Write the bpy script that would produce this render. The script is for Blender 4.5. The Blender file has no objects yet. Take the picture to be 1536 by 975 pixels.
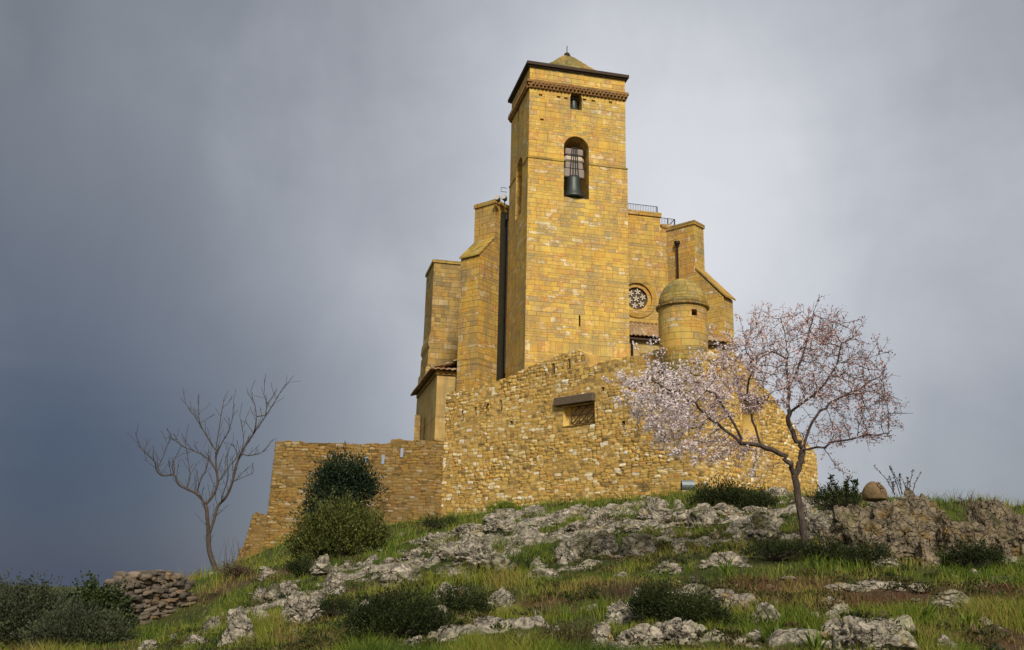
import bpy, bmesh, math, random, time
import numpy as np
from mathutils import Vector, Matrix
random.seed(7); RNG = np.random.default_rng(7)
S = bpy.context.scene
COL = S.collection
R = math.radians
T_START = time.time()

# ------------------------------------------------------------------ camera
F = 1440.0
PITCH = math.atan(390.5 / F); ROLL = math.atan(0.021)
EYE = Vector((0, 0, 1.6))
_f = Vector((0, math.cos(PITCH), math.sin(PITCH)))
_u0 = Vector((0, -math.sin(PITCH), math.cos(PITCH))); _r0 = Vector((1, 0, 0))
CR = _r0 * math.cos(ROLL) + _u0 * math.sin(ROLL)
CU = _u0 * math.cos(ROLL) - _r0 * math.sin(ROLL)
cam_d = bpy.data.cameras.new('camera'); cam = bpy.data.objects.new('camera', cam_d); COL.objects.link(cam)
cam.matrix_world = Matrix(((CR.x, CU.x, -_f.x, EYE.x), (CR.y, CU.y, -_f.y, EYE.y), (CR.z, CU.z, -_f.z, EYE.z), (0, 0, 0, 1)))
cam_d.sensor_width = 36; cam_d.sensor_fit = 'HORIZONTAL'; cam_d.lens = F / 1536 * 36
cam_d.clip_end = 20000; cam_d.clip_start = 0.1
S.camera = cam

def ray(px, py): return _f + CR * ((px - 768) / F) - CU * ((py - 487.5) / F)
def C(px, py, Y):
    r = ray(px, py); return EYE + r * (Y / r.y)
def on_plane(px, py, p0, n):
    r = ray(px, py); t = ((p0.x - EYE.x) * n.x + (p0.y - EYE.y) * n.y) / (r.x * n.x + r.y * n.y)
    return EYE + r * t
def zat(py, p):
    k = (487.5 - py) / F; x = p.x - EYE.x; y = p.y - EYE.y
    dz = -(x * (CU.x - k * _f.x) + y * (CU.y - k * _f.y)) / (CU.z - k * _f.z)
    return EYE.z + dz

# ------------------------------------------------------------------ numpy noise
def _hash(ix, iy, iz, seed):
    h = (ix * 374761393 + iy * 668265263 + iz * 2147483647 + seed * 974634777) & 0xFFFFFFFF
    h = ((h ^ (h >> 13)) * 1274126177) & 0xFFFFFFFF
    h = ((h ^ (h >> 16)) * 2246822519) & 0xFFFFFFFF
    return ((h ^ (h >> 15)) & 0xFFFFFF) / float(0xFFFFFF)
def vnoise(x, y, z=0.0, seed=0):
    x, y, z = np.broadcast_arrays(np.asarray(x, float), np.asarray(y, float), np.asarray(z, float))
    ix = np.floor(x).astype(np.int64); iy = np.floor(y).astype(np.int64); iz = np.floor(z).astype(np.int64)
    fx = x - ix; fy = y - iy; fz = z - iz
    fx = fx * fx * (3 - 2 * fx); fy = fy * fy * (3 - 2 * fy); fz = fz * fz * (3 - 2 * fz)
    out = 0
    for dx in (0, 1):
        wx = fx if dx else 1 - fx
        for dy in (0, 1):
            wy = fy if dy else 1 - fy
            for dz in (0, 1):
                wz = fz if dz else 1 - fz
                out = out + wx * wy * wz * _hash(ix + dx, iy + dy, iz + dz, seed)
    return out
def fbm(x, y, z=0.0, seed=0, oct=4, gain=0.5):
    a = 1.0; s = 0; t = 0; f = 1.0
    for o in range(oct):
        s = s + a * vnoise(np.asarray(x) * f, np.asarray(y) * f, np.asarray(z) * f, seed + o * 17); t += a; a *= gain; f *= 2.03
    return s / t
def worley(x, y, seed=0, jit=0.9):
    ix = np.floor(x).astype(np.int64); iy = np.floor(y).astype(np.int64)
    d1 = np.full(x.shape, 9.0); d2 = np.full(x.shape, 9.0); cid = np.zeros(x.shape)
    for dx in (-1, 0, 1):
        for dy in (-1, 0, 1):
            cx = ix + dx; cy = iy + dy
            qx = cx + .5 + jit * (_hash(cx, cy, cx * 0 + 1, seed) - .5); qy = cy + .5 + jit * (_hash(cx, cy, cx * 0 + 2, seed) - .5)
            d = np.hypot(x - qx, y - qy); idv = _hash(cx, cy, cx * 0 + 3, seed)
            closer = d < d1
            d2 = np.where(closer, d1, np.minimum(d2, d)); cid = np.where(closer, idv, cid); d1 = np.where(closer, d, d1)
    return d1, d2, cid
def sstep(a, b, x):
    t = np.clip((x - a) / (b - a), 0, 1); return t * t * (3 - 2 * t)

# ------------------------------------------------------------------ objects
def tag(o, label=None, cat=None, group=None, kind=None):
    if label: o['label'] = label
    if cat: o['category'] = cat
    if group: o['group'] = group
    if kind: o['kind'] = kind
    return o
def thing(name, label, cat, loc, group=None):
    o = bpy.data.objects.new(name, None); COL.objects.link(o); o.location = loc; o.empty_display_size = .2
    return tag(o, label, cat, group)
def root_loc(o):
    v = Vector((0, 0, 0))
    while o is not None:
        v += o.location; o = o.parent
    return v
def np_mesh(name, V, quads=None, tris=None, smooth=False):
    me = bpy.data.meshes.new(name); V = np.asarray(V, np.float32)
    me.vertices.add(len(V)); me.vertices.foreach_set('co', V.ravel())
    loops = []; starts = []; n = 0
    if quads is not None and len(quads):
        q = np.asarray(quads, np.int32); loops.append(q.ravel()); starts.append(np.arange(len(q)) * 4); n = q.size
    if tris is not None and len(tris):
        t = np.asarray(tris, np.int32); loops.append(t.ravel()); starts.append(n + np.arange(len(t)) * 3)
    L = np.concatenate(loops); St = np.concatenate(starts).astype(np.int32)
    me.loops.add(len(L)); me.loops.foreach_set('vertex_index', L)
    me.polygons.add(len(St)); me.polygons.foreach_set('loop_start', St)
    if smooth: me.polygons.foreach_set('use_smooth', np.ones(len(St), bool))
    me.update(calc_edges=True); me.validate(); return me
def attr(me, name, vals):
    a = me.attributes.new(name, 'FLOAT', 'POINT'); a.data.foreach_set('value', np.asarray(vals, np.float32))
def link(name, me, mat, parent=None, loc=None):
    o = bpy.data.objects.new(name, me); COL.objects.link(o)
    if mat: me.materials.clear(); me.materials.append(mat)
    if parent is not None: o.parent = parent
    if loc is not None: o.location = loc
    return o
def box_uv(me, off=(0, 0, 0)):
    uvl = me.uv_layers.get('UVMap') or me.uv_layers.new(name='UVMap')
    for p in me.polygons:
        n = p.normal
        if abs(n.z) > .75: t = Vector((1, 0, 0)); w = Vector((0, 1, 0))
        else:
            t = Vector((-n.y, n.x, 0)).normalized(); w = None
        for li in p.loop_indices:
            v = me.vertices[me.loops[li].vertex_index].co
            q = Vector((v.x + off[0], v.y + off[1], v.z + off[2]))
            uvl.data[li].uv = (q.dot(t), q.y if w else q.z)
def outward(me):
    bm = bmesh.new(); bm.from_mesh(me); bmesh.ops.recalc_face_normals(bm, faces=bm.faces); bm.to_mesh(me); bm.free(); me.update()
class MB:
    def __init__(s): s.v = []; s.f = []
    def add(s, vs, fs):
        b = len(s.v); s.v += [tuple(v) for v in vs]; s.f += [tuple(i + b for i in f) for f in fs]; return s
    def prism(s, poly, z0, z1):
        """poly: plan points counter-clockwise; z0/z1 numbers or per-point lists"""
        n = len(poly); a = z0 if hasattr(z0, '__len__') else [z0] * n; b = z1 if hasattr(z1, '__len__') else [z1] * n
        vs = [(p[0], p[1], a[i]) for i, p in enumerate(poly)] + [(p[0], p[1], b[i]) for i, p in enumerate(poly)]
        return s.add(vs, [tuple(range(n - 1, -1, -1)), tuple(range(n, 2 * n))] + [(i, (i + 1) % n, n + (i + 1) % n, n + i) for i in range(n)])
    def extr(s, prof, d):
        """prof: list of 3-D points (planar), extruded by the vector d"""
        n = len(prof); vs = [Vector(p) for p in prof] + [Vector(p) + d for p in prof]
        return s.add(vs, [tuple(range(n - 1, -1, -1)), tuple(range(n, 2 * n))] + [(i, (i + 1) % n, n + (i + 1) % n, n + i) for i in range(n)])
    def box(s, c, ax, ay, az):
        c = Vector(c); ax = Vector(ax); ay = Vector(ay); az = Vector(az)
        vs = [c + ax * i + ay * j + az * k for k in (-1, 1) for j in (-1, 1) for i in (-1, 1)]
        return s.add(vs, [(0, 2, 3, 1), (4, 5, 7, 6), (0, 1, 5, 4), (2, 6, 7, 3), (0, 4, 6, 2), (1, 3, 7, 5)])
    def tube(s, pts, rad, n=6, cap=True):
        pts = [Vector(p) for p in pts]; m = len(pts)
        if not hasattr(rad, '__len__'): rad = [rad] * m
        vs = []; fs = []; ref = None
        for i, p in enumerate(pts):
            d = (pts[min(i + 1, m - 1)] - pts[max(i - 1, 0)])
            d = d.normalized() if d.length > 1e-9 else Vector((0, 0, 1))
            if ref is None: ref = Vector((1, 0, 0)) if abs(d.x) < .8 else Vector((0, 1, 0))
            e = (ref - d * ref.dot(d)).normalized(); g = d.cross(e); ref = e
            for k in range(n):
                t = 2 * math.pi * k / n; vs.append(p + (e * math.cos(t) + g * math.sin(t)) * rad[i])
        for i in range(m - 1):
            for k in range(n):
                fs.append((i * n + k, i * n + (k + 1) % n, (i + 1) * n + (k + 1) % n, (i + 1) * n + k))
        if cap: fs.append(tuple(range(n - 1, -1, -1))); fs.append(tuple(range((m - 1) * n, m * n)))
        return s.add(vs, fs)
    def bar(s, a, b, r, n=6): return s.tube([a, b], [r, r], n)
    def lathe(s, c, prof, n=32, axis=None):
        c = Vector(c); vs = []; fs = []; m = len(prof)
        for r, z in prof:
            for k in range(n):
                t = 2 * math.pi * k / n; vs.append(c + Vector((r * math.cos(t), r * math.sin(t), z)))
        for i in range(m - 1):
            for k in range(n): fs.append((i * n + k, i * n + (k + 1) % n, (i + 1) * n + (k + 1) % n, (i + 1) * n + k))
        fs.append(tuple(range(n - 1, -1, -1))); fs.append(tuple(range((m - 1) * n, m * n)))
        return s.add(vs, fs)
    def build(s, name, mat, parent=None, smooth=False, uv=True, bevel=0, cut=None, shear=None):
        off = root_loc(parent) if parent is not None else Vector((0, 0, 0))
        me = bpy.data.meshes.new(name); me.from_pydata([Vector(v) - off for v in s.v], [], s.f); me.update(); outward(me)
        o = link(name, me, mat, parent)
        if cut is not None or bevel:
            tmp = None
            if bevel:
                b = o.modifiers.new('b', 'BEVEL'); b.width = bevel; b.segments = 1; b.limit_method = 'ANGLE'
            if cut is not None:
                cm = bpy.data.meshes.new('cut'); cm.from_pydata([Vector(v) - off for v in cut.v], [], cut.f); cm.update(); outward(cm)
                tmp = bpy.data.objects.new('cut', cm); COL.objects.link(tmp); tmp.location = off
                m = o.modifiers.new('c', 'BOOLEAN'); m.operation = 'DIFFERENCE'; m.object = tmp; m.solver = 'EXACT'
            bpy.context.view_layer.update()
            dg = bpy.context.evaluated_depsgraph_get()
            nm = bpy.data.meshes.new_from_object(o.evaluated_get(dg)); o.modifiers.clear()
            o.data = nm; nm.name = name; bpy.data.meshes.remove(me)
            nm.materials.clear(); nm.materials.append(mat); me = nm
            if tmp: bpy.data.objects.remove(tmp); bpy.data.meshes.remove(cm)
        if smooth:
            for p in me.polygons: p.use_smooth = True
        if uv: box_uv(me, off)
        return o

# ------------------------------------------------------------------ node helper
class NT:
    def __init__(s, name):
        s.m = bpy.data.materials.new(name); s.m.use_nodes = True; s.t = s.m.node_tree; s.t.nodes.clear()
        s.out = s.n('ShaderNodeOutputMaterial'); s.b = s.n('ShaderNodeBsdfPrincipled'); s.l(s.b.outputs[0], s.out.inputs[0])
        s.b.inputs['Roughness'].default_value = .9
        s.b.inputs['Specular IOR Level'].default_value = .2
    def n(s, k, **kw):
        x = s.t.nodes.new(k)
        for a, b in kw.items(): setattr(x, a, b)
        return x
    def l(s, a, b): s.t.links.new(a, b)
    def put(s, sock, v):
        if hasattr(v, 'is_linked') or isinstance(v, bpy.types.NodeSocket): s.l(v, sock)
        elif v is not None:
            if hasattr(v, '__len__') and len(v) == 3 and sock.type == 'RGBA': v = (*v, 1)
            sock.default_value = v
    def math(s, op, a, b=None, c=None, clamp=False):
        x = s.n('ShaderNodeMath', operation=op, use_clamp=clamp)
        s.put(x.inputs[0], a)
        if b is not None: s.put(x.inputs[1], b)
        if c is not None: s.put(x.inputs[2], c)
        return x.outputs[0]
    def mix(s, f, a, b, mode='MIX'):
        x = s.n('ShaderNodeMix', data_type='RGBA', blend_type=mode)
        s.put(x.inputs[0], f); s.put(x.inputs[6], a); s.put(x.inputs[7], b); return x.outputs[2]
    def ramp(s, f, stops, interp='LINEAR'):
        x = s.n('ShaderNodeValToRGB'); cr = x.color_ramp; cr.interpolation = interp
        while len(cr.elements) < len(stops): cr.elements.new(.5)
        for e, (p, c) in zip(cr.elements, stops):
            e.position = p; e.color = (*c, 1) if hasattr(c, '__len__') else (c, c, c, 1)
        s.put(x.inputs[0], f); return x.outputs[0]
    def noise(s, vec, scale, detail=4, rough=.55, dist=0):
        x = s.n('ShaderNodeTexNoise'); s.put(x.inputs['Vector'], vec); x.inputs['Scale'].default_value = scale
        x.inputs['Detail'].default_value = detail; x.inputs['Roughness'].default_value = rough; x.inputs['Distortion'].default_value = dist
        return x.outputs[0]
    def voro(s, vec, scale, feature='F1', out='Distance'):
        x = s.n('ShaderNodeTexVoronoi', feature=feature); s.put(x.inputs['Vector'], vec); x.inputs['Scale'].default_value = scale
        return x.outputs[out]
    def mapping(s, vec, scale=(1, 1, 1), loc=(0, 0, 0)):
        x = s.n('ShaderNodeMapping'); s.put(x.inputs[0], vec); x.inputs['Scale'].default_value = scale; x.inputs['Location'].default_value = loc
        return x.outputs[0]
    def pos(s): return s.n('ShaderNodeNewGeometry').outputs['Position']
    def attr(s, name): return s.n('ShaderNodeAttribute', attribute_name=name).outputs['Fac']
    def bump(s, h, strength=.5, dist=.03, prev=None):
        x = s.n('ShaderNodeBump'); x.inputs['Strength'].default_value = strength; x.inputs['Distance'].default_value = dist
        s.put(x.inputs['Height'], h)
        if prev is not None: s.put(x.inputs['Normal'], prev)
        return x.outputs[0]
    def fin(s, col, nrm=None, rough=None):
        s.put(s.b.inputs['Base Color'], col)
        if nrm is not None: s.l(nrm, s.b.inputs['Normal'])
        if rough is not None: s.put(s.b.inputs['Roughness'], rough)
        return s.m

def plain(name, col, rough=.6, metal=0, var=.25, scale=6):
    m = NT(name); p = m.pos(); n = m.noise(p, scale, 5)
    c = m.mix(m.math('MULTIPLY', n, var * 2), col, tuple(x * .45 for x in col))
    m.b.inputs['Metallic'].default_value = metal
    return m.fin(c, m.bump(n, .15, .01), rough)

# golden sandstone palette
GOLD = [(0.0, (.36, 0.273, .12)), (.06, (.48, 0.326, .085)), (.20, (.60, 0.367, .055)), (.38, (.69, 0.462, .085)), (.54, (.62, 0.430, .085)),
        (.68, (.64, 0.315, .045)), (.78, (.72, 0.546, .17)), (.87, (.52, 0.210, .045)), (.95, (.44, 0.347, .16)), (1.0, (.76, 0.630, .33))]
def shade(pal, k, g=(1, 1, 1)): return [(p, tuple(c * k * gg for c, gg in zip(col, g))) for p, col in pal]
def ashlar(name, pal, bw=.62, bh=.30, mortar=.014, grime=.35, grime_col=(.17, .14, .09), moss=0.0, patch=.5, depth=.035, soft=.10):
    m = NT(name); uv = m.n('ShaderNodeUVMap').outputs[0]; pos = m.pos()
    wn = m.n('ShaderNodeTexNoise'); m.l(uv, wn.inputs['Vector']); wn.inputs['Scale'].default_value = 1.8; wn.inputs['Detail'].default_value = 5
    off = m.n('ShaderNodeVectorMath', operation='MULTIPLY_ADD'); m.l(wn.outputs[1], off.inputs[0]); off.inputs[1].default_value = (.11, .09, 0); m.l(uv, off.inputs[2])
    sep = m.n('ShaderNodeSeparateXYZ'); m.l(off.outputs[0], sep.inputs[0]); x, y = sep.outputs[0], sep.outputs[1]
    yn = m.n('ShaderNodeTexNoise', noise_dimensions='1D'); m.put(yn.inputs['W'], y); yn.inputs['Scale'].default_value = 1.1; yn.inputs['Detail'].default_value = 1
    y2 = m.math('ADD', y, m.math('MULTIPLY', yn.outputs[0], bh * 3.2))
    yr = m.math('DIVIDE', y2, bh); row = m.math('FLOOR', yr); fy = m.math('FRACT', yr)
    w1 = m.n('ShaderNodeTexWhiteNoise', noise_dimensions='1D'); m.l(row, w1.inputs['W'])
    xn = m.n('ShaderNodeTexNoise', noise_dimensions='2D')
    cv = m.n('ShaderNodeCombineXYZ'); m.l(x, cv.inputs[0]); m.put(cv.inputs[1], m.math('MULTIPLY', row, 3.7)); m.l(cv.outputs[0], xn.inputs['Vector'])
    xn.inputs['Scale'].default_value = .9; xn.inputs['Detail'].default_value = 1
    xs = m.math('ADD', m.math('MULTIPLY', m.math('DIVIDE', x, bw), m.math('MULTIPLY_ADD', w1.outputs[0], .95, .5)), m.math('MULTIPLY_ADD', w1.outputs[0], 9.0, m.math('MULTIPLY', xn.outputs[0], 1.4)))
    colm = m.math('FLOOR', xs); fx = m.math('FRACT', xs)
    cid = m.n('ShaderNodeCombineXYZ'); m.l(colm, cid.inputs[0]); m.l(row, cid.inputs[1])
    w2 = m.n('ShaderNodeTexWhiteNoise', noise_dimensions='2D'); m.l(cid.outputs[0], w2.inputs['Vector'])
    idv = w2.outputs[0]
    ex = m.math('MULTIPLY', m.math('MINIMUM', fx, m.math('SUBTRACT', 1, fx)), bw); ey = m.math('MULTIPLY', m.math('MINIMUM', fy, m.math('SUBTRACT', 1, fy)), bh)
    e = m.math('MINIMUM', ex, ey)
    mort = m.n('ShaderNodeMapRange', interpolation_type='SMOOTHSTEP'); m.l(e, mort.inputs[0]); mort.inputs[1].default_value = mortar * .3; mort.inputs[2].default_value = mortar * 1.8
    big = m.noise(uv, .5, 5, .6); fine = m.noise(pos, 14, 6, .65); mid = m.noise(uv, 2.3, 5, .6)
    idb = m.math('ADD', m.math('MULTIPLY_ADD', idv, 1.06, -.03), m.math('MULTIPLY_ADD', mid, 2.2 * patch, -1.1 * patch), clamp=True)
    c = m.mix(soft, m.ramp(idb, pal), pal[3][1] if len(pal) > 5 else pal[1][1])
    c = m.mix(m.math('MULTIPLY', fine, .55), c, m.mix(.6, c, (.30, .17, .05)))
    hp = m.noise(m.mapping(uv, loc=(11, 4, 0)), .42, 5, .62)
    c = m.mix(m.ramp(hp, [(.46, 0.0), (.62, .62)]), c, m.mix(.5, c, (.62, .27, .035)))
    hq = m.noise(m.mapping(uv, loc=(31, 9, 0)), .7, 6, .66)
    c = m.mix(m.ramp(hq, [(.46, 0.0), (.62, .70)]), c, m.mix(.60, c, (.34, .27, .13)))
    spk = m.noise(pos, 5.5, 6, .75)
    c = m.mix(m.ramp(spk, [(.55, 0.0), (.68, .55)]), c, m.mix(.7, c, (.20, .14, .065)))
    gs = m.noise(m.mapping(uv, (1.3, .16, 1)), 1.7, 6, .68)
    gf = m.ramp(m.math('ADD', m.math('MULTIPLY', gs, .65), m.math('MULTIPLY', big, .35)), [(.47, 0.0), (.60, grime), (.75, min(1, grime * 1.7))])
    c = m.mix(gf, c, grime_col)
    c = m.mix(m.math('MULTIPLY', m.math('SUBTRACT', 1, mort.outputs[0]), m.math('MULTIPLY_ADD', m.noise(uv, 1.7, 4, .6), 2.0, -.30, clamp=True)), c, m.mix(.46, c, (.14, .09, .035)))
    if moss:
        mf = m.ramp(m.noise(uv, 1.1, 6, .7), [(.42, 0.0), (.6, moss)])
        c = m.mix(mf, c, (.075, .08, .02))
    h = m.math('ADD', m.math('MULTIPLY', mort.outputs[0], .7), m.math('ADD', m.math('MULTIPLY', m.math('ADD', fine, spk), .35), m.math('MULTIPLY', idv, .55)))
    return m.fin(c, m.bump(h, .7, depth), .92)
M = {}
M['tower'] = ashlar('tower_ashlar', shade(GOLD, 1.20, (1, 1.0, 1.18)), .40, .185, .006, .48, (.30, .235, .11), patch=.36)
M['tower_side'] = M['tower']
M['church'] = ashlar('church_ashlar', shade(GOLD, 1.0, (1, 1, 1.2)), .44, .22, .008, .42, (.22, .175, .10), patch=.40)
M['apse'] = ashlar('weathered_ashlar', shade(GOLD, .95, (1, .96, 1)), .46, .23, .011, .6, (.17, .14, .09), patch=.35)
M['grey_ashlar'] = ashlar('grey_brown_ashlar', [(0, (.22, .16, .07)), (.3, (.38, .26, .09)), (.6, (.48, .33, .10)), (.85, (.52, .31, .08)), (1, (.60, .47, .26))], .44, .22, .010, .5, (.17, .13, .07), patch=.4)
M['plaster'] = ashlar('smooth_ochre_wall', shade([(0, (.52, .36, .12)), (.5, (.60, .42, .14)), (1, (.66, .48, .19))], .95), .7, .34, .008, .6, (.26, .19, .09), patch=.7, depth=.008)
M['dome'] = ashlar('lichened_dome', shade(GOLD, .8, (.95, 1, .95)), .40, .20, .012, .55, (.30, .26, .13), moss=.55, patch=.5)
M['coping'] = ashlar('coping_stone', shade(GOLD, .72), .9, .6, .01, .5, (.14, .11, .07), patch=.6)
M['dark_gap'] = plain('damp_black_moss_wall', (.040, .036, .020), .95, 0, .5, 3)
M['brick'] = ashlar('red_brick', [(0, (.22, .11, .05)), (.5, (.34, .17, .07)), (1, (.42, .24, .10))], .22, .07, .012, .4, (.10, .06, .04))
M['roof_dome'] = ashlar('mossy_roof_tile', [(0, (.20, .15, .05)), (.5, (.30, .24, .07)), (1, (.38, .30, .10))], .25, .14, .012, .4, (.16, .13, .06), moss=.6)
M['eave'] = plain('dark_eave', (.075, .05, .035), .85)
M['tile'] = ashlar('clay_tile', [(0, (.20, .12, .07)), (.4, (.33, .20, .11)), (.7, (.40, .27, .15)), (1, (.50, .40, .27))], .5, .4, .01, .6, (.10, .08, .06), patch=.5)
M['iron'] = plain('dark_iron', (.03, .03, .032), .55, .6)
M['rust'] = plain('rusty_iron', (.085, .045, .03), .8, .3)
M['bronze'] = plain('bell_bronze', (.075, .085, .075), .5, .7, .3, 9)
M['yoke'] = plain('pale_yoke_timber', (.66, .55, .42), .8, 0, .35, 5)
M['yoke_dark'] = plain('weathered_yoke_timber', (.34, .28, .24), .85, 0, .3, 5)
M['wood'] = plain('weathered_beam', (.16, .115, .075), .85, 0, .4, 7)
M['tracery'] = plain('pale_tracery_stone', (.62, .53, .40), .8, 0, .2)
M['glass'] = plain('dark_glass', (.11, .08, .05), .4)
M['black'] = plain('dark_interior', (.02, .016, .012), .95)
M['zinc'] = plain('zinc_drainpipe', (.16, .17, .19), .5, .5)
M['lamp_body'] = plain('grey_lamp_metal', (.22, .25, .26), .45, .3, .2)
M['lamp_glass'] = plain('lamp_lens', (.55, .52, .45), .2)

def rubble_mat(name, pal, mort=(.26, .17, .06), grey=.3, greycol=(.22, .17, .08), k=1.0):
    m = NT(name); pos = m.pos(); cr = m.attr('cellr'); ed = m.attr('edge')
    c = m.ramp(cr, pal)
    fine = m.noise(pos, 16, 6, .7); mid = m.noise(pos, 2.4, 5, .6); big = m.noise(pos, .45, 5, .6)
    c = m.mix(m.math('MULTIPLY', fine, .6), c, m.mix(.55, c, (.30, .17, .05)))
    c = m.mix(m.ramp(big, [(.42, 0.0), (.66, grey)]), c, greycol)
    c = m.mix(m.ramp(mid, [(.54, 0.0), (.68, .30)]), c, (.62 * k, .42 * k, .11 * k))
    c = m.mix(m.ramp(m.noise(pos, 5, 6, .7), [(.52, 0.0), (.66, .5)]), c, m.mix(.7, c, (.22, .14, .06)))
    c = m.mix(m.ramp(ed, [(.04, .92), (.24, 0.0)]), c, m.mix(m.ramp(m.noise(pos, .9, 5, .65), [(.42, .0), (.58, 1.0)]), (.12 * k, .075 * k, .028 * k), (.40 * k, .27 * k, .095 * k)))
    h = m.math('ADD', m.math('MULTIPLY', fine, .7), m.math('MULTIPLY', ed, .5))
    return m.fin(c, m.bump(h, .9, .03), .95)
RUB = [(0, (.17, .115, .05)), (.09, (.30, .20, .075)), (.2, (.56, .33, .07)), (.36, (.64, .42, .11)), (.48, (.46, .27, .065)), (.60, (.70, .49, .16)), (.69, (.50, .22, .05)),
       (.78, (.60, .42, .15)), (.87, (.74, .58, .30)), (.95, (.78, .67, .46)), (1, (.82, .75, .62))]
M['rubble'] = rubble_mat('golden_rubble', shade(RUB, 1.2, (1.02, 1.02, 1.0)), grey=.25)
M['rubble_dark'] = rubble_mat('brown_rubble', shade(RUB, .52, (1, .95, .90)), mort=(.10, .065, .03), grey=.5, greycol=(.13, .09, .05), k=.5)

# ------------------------------------------------------------------ ground height field
A = Vector((math.cos(R(13.3)), math.sin(R(13.3)), 0)); B = Vector((-A.y, A.x, 0))      # church axes
WR = C(1057, 640, 34.0); WL = C(667, 640, 43.5)                                          # curtain wall corners
WN = Vector((WL.y - WR.y, -(WL.x - WR.x), 0)).normalized()
if WN.dot(EYE - WR) < 0: WN = -WN
WD = Vector((WL.x - WR.x, WL.y - WR.y, 0)); WLEN = WD.length; WD.normalize()
FD = Vector((.70, .714, 0)).normalized()                                                 # flank direction
FN = Vector((FD.y, -FD.x, 0))
WE = on_plane(1226, 720, WR, FN)                                                         # far end of flank
def wall_pt(px, py): return on_plane(px, py, WR, WN)
def flank_pt(px, py): return on_plane(px, py, WR, FN)
LN = Vector((-.03, -1, 0)).normalized()
LD = Vector((-1, .03, 0)).normalized()
def left_pt(px, py): return on_plane(px, py, WL, LN)

ctrl = []
def g(px, py, Y): p = C(px, py, Y); ctrl.append((p.x, p.y, p.z))
def gw(p, dz=0): ctrl.append((p.x, p.y, p.z + dz))
for (x, y, z) in ((0, 0, 0), (-6, 0, -.3), (6, 0, 0.1), (0, -12, -1.2), (-14, 0, -1.2), (14, 0, 0.1), (-9, 6, -.6), (9, 6, .3), (0, 6, .15)): ctrl.append((x, y, z))
for a in ((180, 1000, 15), (500, 985, 12), (800, 985, 11.5), (1100, 985, 11), (1500, 985, 10.5), (-80, 985, 15)): g(*a)
for a in ((250, 958, 19.5), (420, 915, 18.5), (600, 900, 18), (900, 900, 15.5), (1200, 895, 14.6), (1500, 895, 14)): g(*a)
for a in ((330, 862, 30), (430, 862, 27), (600, 855, 24), (750, 850, 21.5), (900, 848, 19.2), (1050, 848, 18), (1205, 838, 17.6), (1350, 848, 17), (1520, 848, 16.6)): g(*a)
for a in ((480, 838, 33), (600, 812, 33), (700, 803, 29), (850, 800, 25), (1000, 798, 24), (1120, 795, 22.5), (1250, 775, 22.5), (1400, 775, 21.5), (1520, 775, 21)): g(*a)
for px, py in ((667, 778), (740, 768), (800, 758), (900, 750), (1000, 746), (1050, 745)): gw(wall_pt(px, py))
for px, py in ((1100, 748), (1170, 748), (1226, 750)): gw(flank_pt(px, py))
for px, py in ((590, 792), (480, 825), (395, 842)): gw(left_pt(px, py))
for a in ((352, 848, 40), (285, 872, 33), (262, 910, 26.5), (195, 945, 24.8), (120, 965, 23.5), (20, 970, 23.5), (1300, 752, 26), (1420, 758, 26), (1536, 765, 26)): g(*a)
for (x, y, z) in ((-14, 40, -1.2), (-22, 32, -4), (-16, 55, -4), (16, 40, 3.2), (24, 30, 2.8), (24, 16, 1.0), (30, 45, 0), (0, 60, 5), (-4, 52, 4.0), (12, 60, 3), (-28, 18, -4), (-30, 60, -9), (30, 70, -4), (0, 85, -3), (-34, 0, -5), (34, 0, -1)):
    ctrl.append((x, y, z))
ctrl = np.array(ctrl)
def _tps(P, z, lam=.02):
    n = len(P); d = np.hypot(P[:, None, 0] - P[None, :, 0], P[:, None, 1] - P[None, :, 1])
    K = np.where(d > 0, d ** 2 * np.log(d + 1e-12), 0) + lam * n * np.eye(n)
    Q = np.hstack([np.ones((n, 1)), P]); Mx = np.block([[K, Q], [Q.T, np.zeros((3, 3))]])
    return np.linalg.solve(Mx, np.concatenate([z, np.zeros(3)]))
TW = _tps(ctrl[:, :2], ctrl[:, 2])
def Hbase(x, y):
    x = np.asarray(x, float); y = np.asarray(y, float); sh = x.shape; X = x.ravel(); Y = y.ravel()
    # beyond the modelled hill the land falls to a plain
    cx = np.clip(X, -34, 34); cy = np.clip(Y, -14, 86)
    out = np.empty(len(X))
    for i in range(0, len(X), 40000):
        d2 = (cx[i:i + 40000, None] - ctrl[None, :, 0]) ** 2 + (cy[i:i + 40000, None] - ctrl[None, :, 1]) ** 2
        out[i:i + 40000] = (.5 * d2 * np.log(d2 + 1e-12)) @ TW[:len(ctrl)] + TW[-3] + TW[-2] * cx[i:i + 40000] + TW[-1] * cy[i:i + 40000]
    far = np.hypot(X - cx, Y - cy); t = sstep(0, 140, far)
    out = out * (1 - t) + (-75) * t
    return out.reshape(sh)
def hit0(px, py):
    Ys = np.linspace(7, 60, 1400); r = ray(px, py)
    X = EYE.x + r.x / r.y * Ys; Z = EYE.z + r.z / r.y * Ys
    h = Hbase(X, Ys); k = np.where(Z < h)[0]
    i = k[0] if len(k) else int(np.argmin(Z - h))
    return Vector((X[i], Ys[i], h[i]))
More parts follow.
